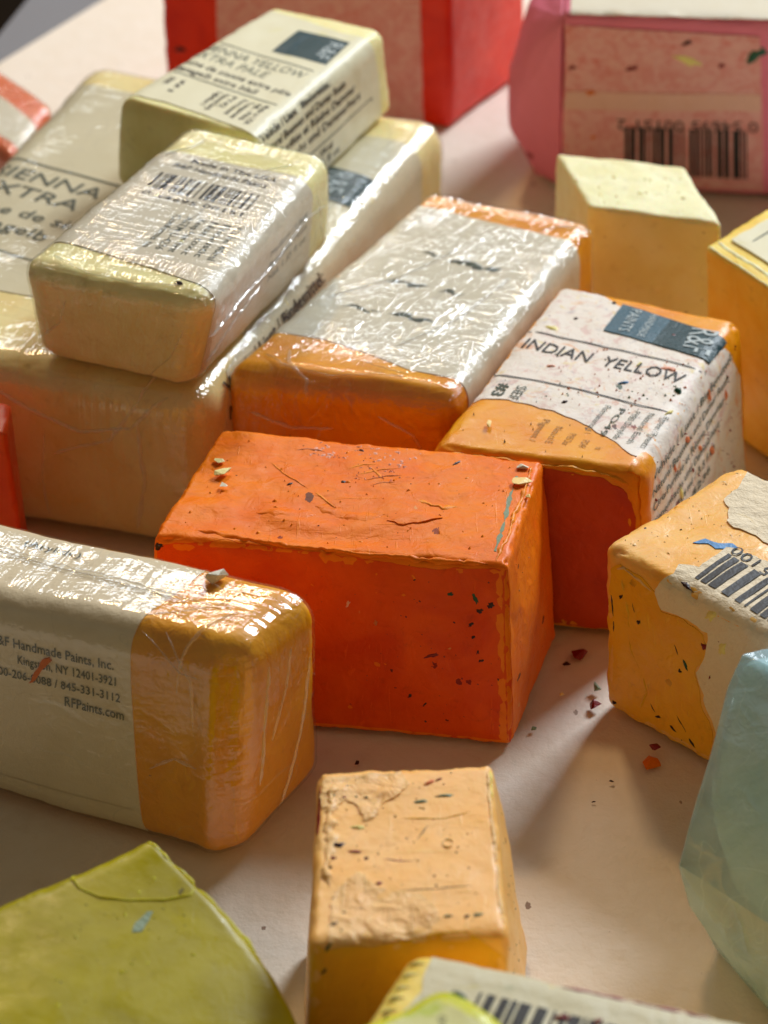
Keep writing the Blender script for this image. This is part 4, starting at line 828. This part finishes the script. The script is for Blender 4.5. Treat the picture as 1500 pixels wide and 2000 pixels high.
# chartreuse block bottom left
def ex_green(q, n, s):
    U, V, H = s.D
    return .16*np.clip(n[:, 2], 0, 1)*sn(q[:, 1]/V)*sn(q[:, 0]/U)
def warp_green(q, s):
    q = q.copy(); q[:, 0] += .62*sn(q[:, 1]/s.D[1])*np.clip(q[:, 0]/s.D[0], 0, 1)**3; return q
b = Block(*G['green'], r=(.16, .3, .16), amp=((.4, .05), (1.6, .01)), edge=.02, seed=43, extra=ex_green, warp=warp_green)
b.thing('paint_cake', 'smooth olive-chartreuse wax cake with a curved scratch, bottom left corner', 'paint cake', CAKES)
b.body('wax_body', M['green'], .1); U, V, H = b.D
b.ridge('scratch_burr', M['green_lip'], 'top', [(4.15, 6.02), (4.0, 5.7), (4.05, 5.35), (4.3, 5.0), (4.75, 4.72), (5.3, 4.5), (5.75, 4.45), (5.95, 4.6)], .05, .03, .3, seed=1)
b.ridge('wax_lip', M['green_lip'], 'top', [(U-.05, 6.0), (U+.02, 5.), (U+.1, 4.), (U+.12, 3.)], .12, .04, .8, seed=2)
b.patch('paint_smear', M['grey_smear'], 'top', [(4.45, 4.02), (4.6, 4.0), (4.85, 4.2), (5.0, 4.35), (4.9, 4.38), (4.6, 4.2)], off=.01, cell=.08, jag=.03)
b.flecks(M['ink_soft'], 'top', (2.5, 3.2, 5.6, 5.6), 46, .035, 3, h=.01); b.flecks(M['green_lip'], 'top', (2.5, 2.0, 5.6, 5.6), 26, .06, 4, name='wax_scuffs', h=.02)

# label cake bottom right, and the lime piece resting on it
b = Block(*G['q'], r=(.45, .35, .4), amp=((.5, .04), (1.4, .015)), edge=.02, seed=45)
b.thing('paint_cake', 'grey-smudged cake with a barcode label and notched yellow end, at the bottom edge', 'paint cake', CAKES)
b.body('wax_body', M['straw'], .1); U, V, H = b.D
lb = b.patch('label', M['label_q'], 'topfront', [(.45, 2.45), (.6, 1.4), (.5, .4), (.5, -4.), (U-.1, -4.), (U-.1, 2.45)], off=.02, cell=.18, seed=3, jag=.05, wob=.01)
b.strips('barcode', M['ink'], 'top', (1.5, .75), (1, 0), (0, 1), bars(3.2, .95, 21), .05, lb, 3)
for k in range(6): b.ridge('crimp', M['cream_chip'], 'top', [(.05, .45+.33*k), (.42, .5+.33*k)], .2, .06, .4, seed=k)
b.ridge('scratch_burr', M['purple_smear'], 'top', [(2.6, 2.33), (3.8, 2.36), (5.2, 2.36)], .09, .03, .5, seed=2)
b.blob('paint_smear', M['red_fleck'], 'top', (3.45, 1.7), .12, 1.2, .5, .07, 3, parent=lb); b.blob('paint_smear', M['red_fleck'], 'top', (2.9, 1.6), .18, .2, .4, .07, 5, parent=lb)
b = Block(*G['j'], r=(.4, .4, .35), amp=((.6, .08), (1.8, .02)), edge=.02, seed=47)
b.thing('paint_cake', 'lime yellow wrapped piece with a stained label resting on the barcode cake, bottom edge', 'paint cake', CAKES)
b.body('wax_body', M['lime'], .08); U, V, H = b.D
lb = b.patch('label', M['label_j'], 'top', [(.35, .1), (U-.4, .1), (U-.35, V-.55), (1.2, V-.35), (.3, V-.5)], off=.02, cell=.12, seed=3, jag=.05)
b.blob('paint_smear', M['rust_smear'], 'top', (1.2, 1.5), .3, 1.4, .25, .04, 3, parent=lb); b.blob('paint_smear', M['green_fleck'], 'topfront', (.35, 2.0), .16, .4, .5, .05, 5)
b.text('Cire / Wachs', M['ink_soft'], 'top', (.6, 1.35), (1.3, .9), .1, .04, lb)

# pale blue wrapped block, right edge
pts = [(6.92, -9.05, 4.6), (7.67, -8.8, 4.6), (6.64, -9.53, 4.2), (6.44, -10.35, 3.6), (6.13, -10.95, 2.9), (5.55, -12.07, 1.9), (5.79, -12.22, 1.0), (6.37, -12.35, .05), (6.86, -13.24, .02), (7.29, -14.29, .02),
       (9.4, -11.0, 4.6), (9.5, -13.0, 3.4), (9.8, -15.5, .02), (10.6, -11.0, .05), (8.3, -9.2, .3), (7.4, -9.2, .4), (7.9, -14.2, 1.6)]
e = bpy.data.objects.new('paint_block', None); C.objects.link(e); e.location = Vector((8, -11.5, 0))*CM; ORG[e.name] = (8., -11.5, 0.)
tag(e, 'pale blue wax block in translucent film, leaning in from the lower right edge', 'paint block')
c0 = np.mean(pts, axis=0)
hull('wax_body', [tuple(c0+(np.array(p)-c0)*np.array([.965, .965, .97])) for p in pts if not (p[2] < 2 and p[0] < 7.5)]+[(6.3, -11.6, 2.2), (7.0, -11.2, .1)], M['blue_wax'], e, bevel=.12, sub=2, noise_amp=.03, seed=4)
o = hull('plastic_wrap', pts, W_blue, e, bevel=.03, sub=3, noise_amp=.05, seed=8)
me = o.data; co = np.zeros(len(me.vertices)*3); me.vertices.foreach_get('co', co); co = co.reshape(-1, 3)/CM
for k, a in (('box', co), ('pleat', np.full_like(co, .35))):
    at = me.attributes.new(k, 'FLOAT_VECTOR', 'POINT'); at.data.foreach_set('vector', a.astype(np.float32).ravel())

# ------------------------------------------------------------------ loose crumbs and chips
def crumb(name, label, cat, mat, pos, size, flatness=.5, seed=0, group=None, squash=(1, 1)):
    rr = random.Random(seed); pts = []
    for i in range(9):
        v = Vector((rr.gauss(0, 1), rr.gauss(0, 1), rr.gauss(0, 1))).normalized()*rr.uniform(.75, 1.1)
        pts.append((v.x*size*squash[0], v.y*size*squash[1], v.z*size*flatness))
    zmin = min(p[2] for p in pts); pts = [(p[0]+pos[0], p[1]+pos[1], p[2]-zmin+pos[2]) for p in pts]
    o = hull(name, pts, mat, origin=pos, bevel=size*.03); o.data.polygons.foreach_set('use_smooth', [False]*len(o.data.polygons))
    return tag(o, label, cat, group)
TB = -.05
crumb('wax_crumb', 'largest dark red crumb on the paper between the bright orange and torn-label cakes', 'crumb', M['red_fleck'], (4.45, -2.85, TB), .26, .55, 1, squash=(1.2, .75))
crumb('wax_crumb', 'tiny dark crumb just below the largest dark red crumb', 'crumb', M['dark_fleck'], (4.12, -3.2, TB), .10, .5, 2)
crumb('wax_crumb', 'small crimson crumb touching the lower left corner of the torn-label cake', 'crumb', M['red_fleck'], (4.62, -4.75, TB), .17, .6, 3)
crumb('wax_crumb', 'grey-green crumb at the foot of the torn-label cake', 'crumb', M['grey_smear'], (4.72, -4.1, TB), .13, .8, 4)
crumb('wax_crumb', 'orange peel-like crumb lying on the paper below the torn-label cake', 'crumb', M['orange_crumb'], (5.7, -6.7, TB), .28, .25, 5, squash=(.8, 1.5))
crumb('wax_crumb', 'dark red bit on top of the orange peel-like crumb', 'crumb', M['red_fleck'], (5.78, -6.35, .08), .15, .5, 6, squash=(1.1, .7))
crumb('wax_crumb', 'grey crumb in the bright streak beside the bright orange cake', 'crumb', M['grey_smear'], (3.25, -5.52, TB), .08, .7, 7)
crumb('wax_crumb', 'black grain on the paper left above the small peach stub', 'crumb', M['dark_fleck'], (-.6, -6.7, TB), .08, .7, 8)
crumb('wax_crumb', 'upper of two black slivers on the bare paper right of the small peach stub', 'crumb', M['dark_fleck'], (4.8, -7.3, TB), .07, .4, 9, squash=(1.3, .6))
crumb('wax_crumb', 'lower of two black slivers on the bare paper right of the small peach stub', 'crumb', M['dark_fleck'], (4.37, -7.95, TB), .05, .4, 10, squash=(1, .7))
crumb('wax_crumb', 'tiny beige crumb in the light right of the bright orange cake', 'crumb', M['peach_chip'], (3.95, -4.3, TB), .07, .5, 11)
crumb('wax_chip', 'white angular wax chip sitting on the wrapped golden cake', 'chip', M['white_chip'], (-3.35, -7.25, 5.07), .27, .9, 12, squash=(1.0, .9))
crumb('wax_chip', 'upper pale yellow chip at the left end of the bright orange cake', 'chip', M['cream_chip'], (-3.62, -1.85, 4.52), .15, .3, 13)
crumb('wax_chip', 'larger lower pale yellow chip at the left end of the bright orange cake', 'chip', M['cream_chip'], (-3.50, -2.35, 4.52), .22, .3, 14, squash=(1.2, .9))
crumb('wax_chip', 'small white chip below the pale yellow chips on the bright orange cake', 'chip', M['white_chip'], (-3.48, -2.85, 4.52), .11, .4, 15)
crumb('wax_chip', 'upper peach chip at the back right corner of the bright orange cake', 'chip', M['white_chip'], (3.0, -2.08, 4.5), .17, .35, 16, squash=(1.1, .8))
crumb('wax_chip', 'large flat peach flake near the back right corner of the bright orange cake', 'chip', M['peach_chip'], (3.0, -2.75, 4.5), .25, .2, 17, squash=(1.0, 1.3))
crumb('wax_chip', 'smallest peach chip near the back right corner of the bright orange cake', 'chip', M['peach_chip'], (3.1, -3.25, 4.5), .10, .3, 18)
crumb('wax_chip', 'beige chip on the amber end of the Indian yellow cake label', 'chip', M['peach_chip'], (2.35, -.35, 4.58), .16, .25, 19, squash=(.6, 1.2))
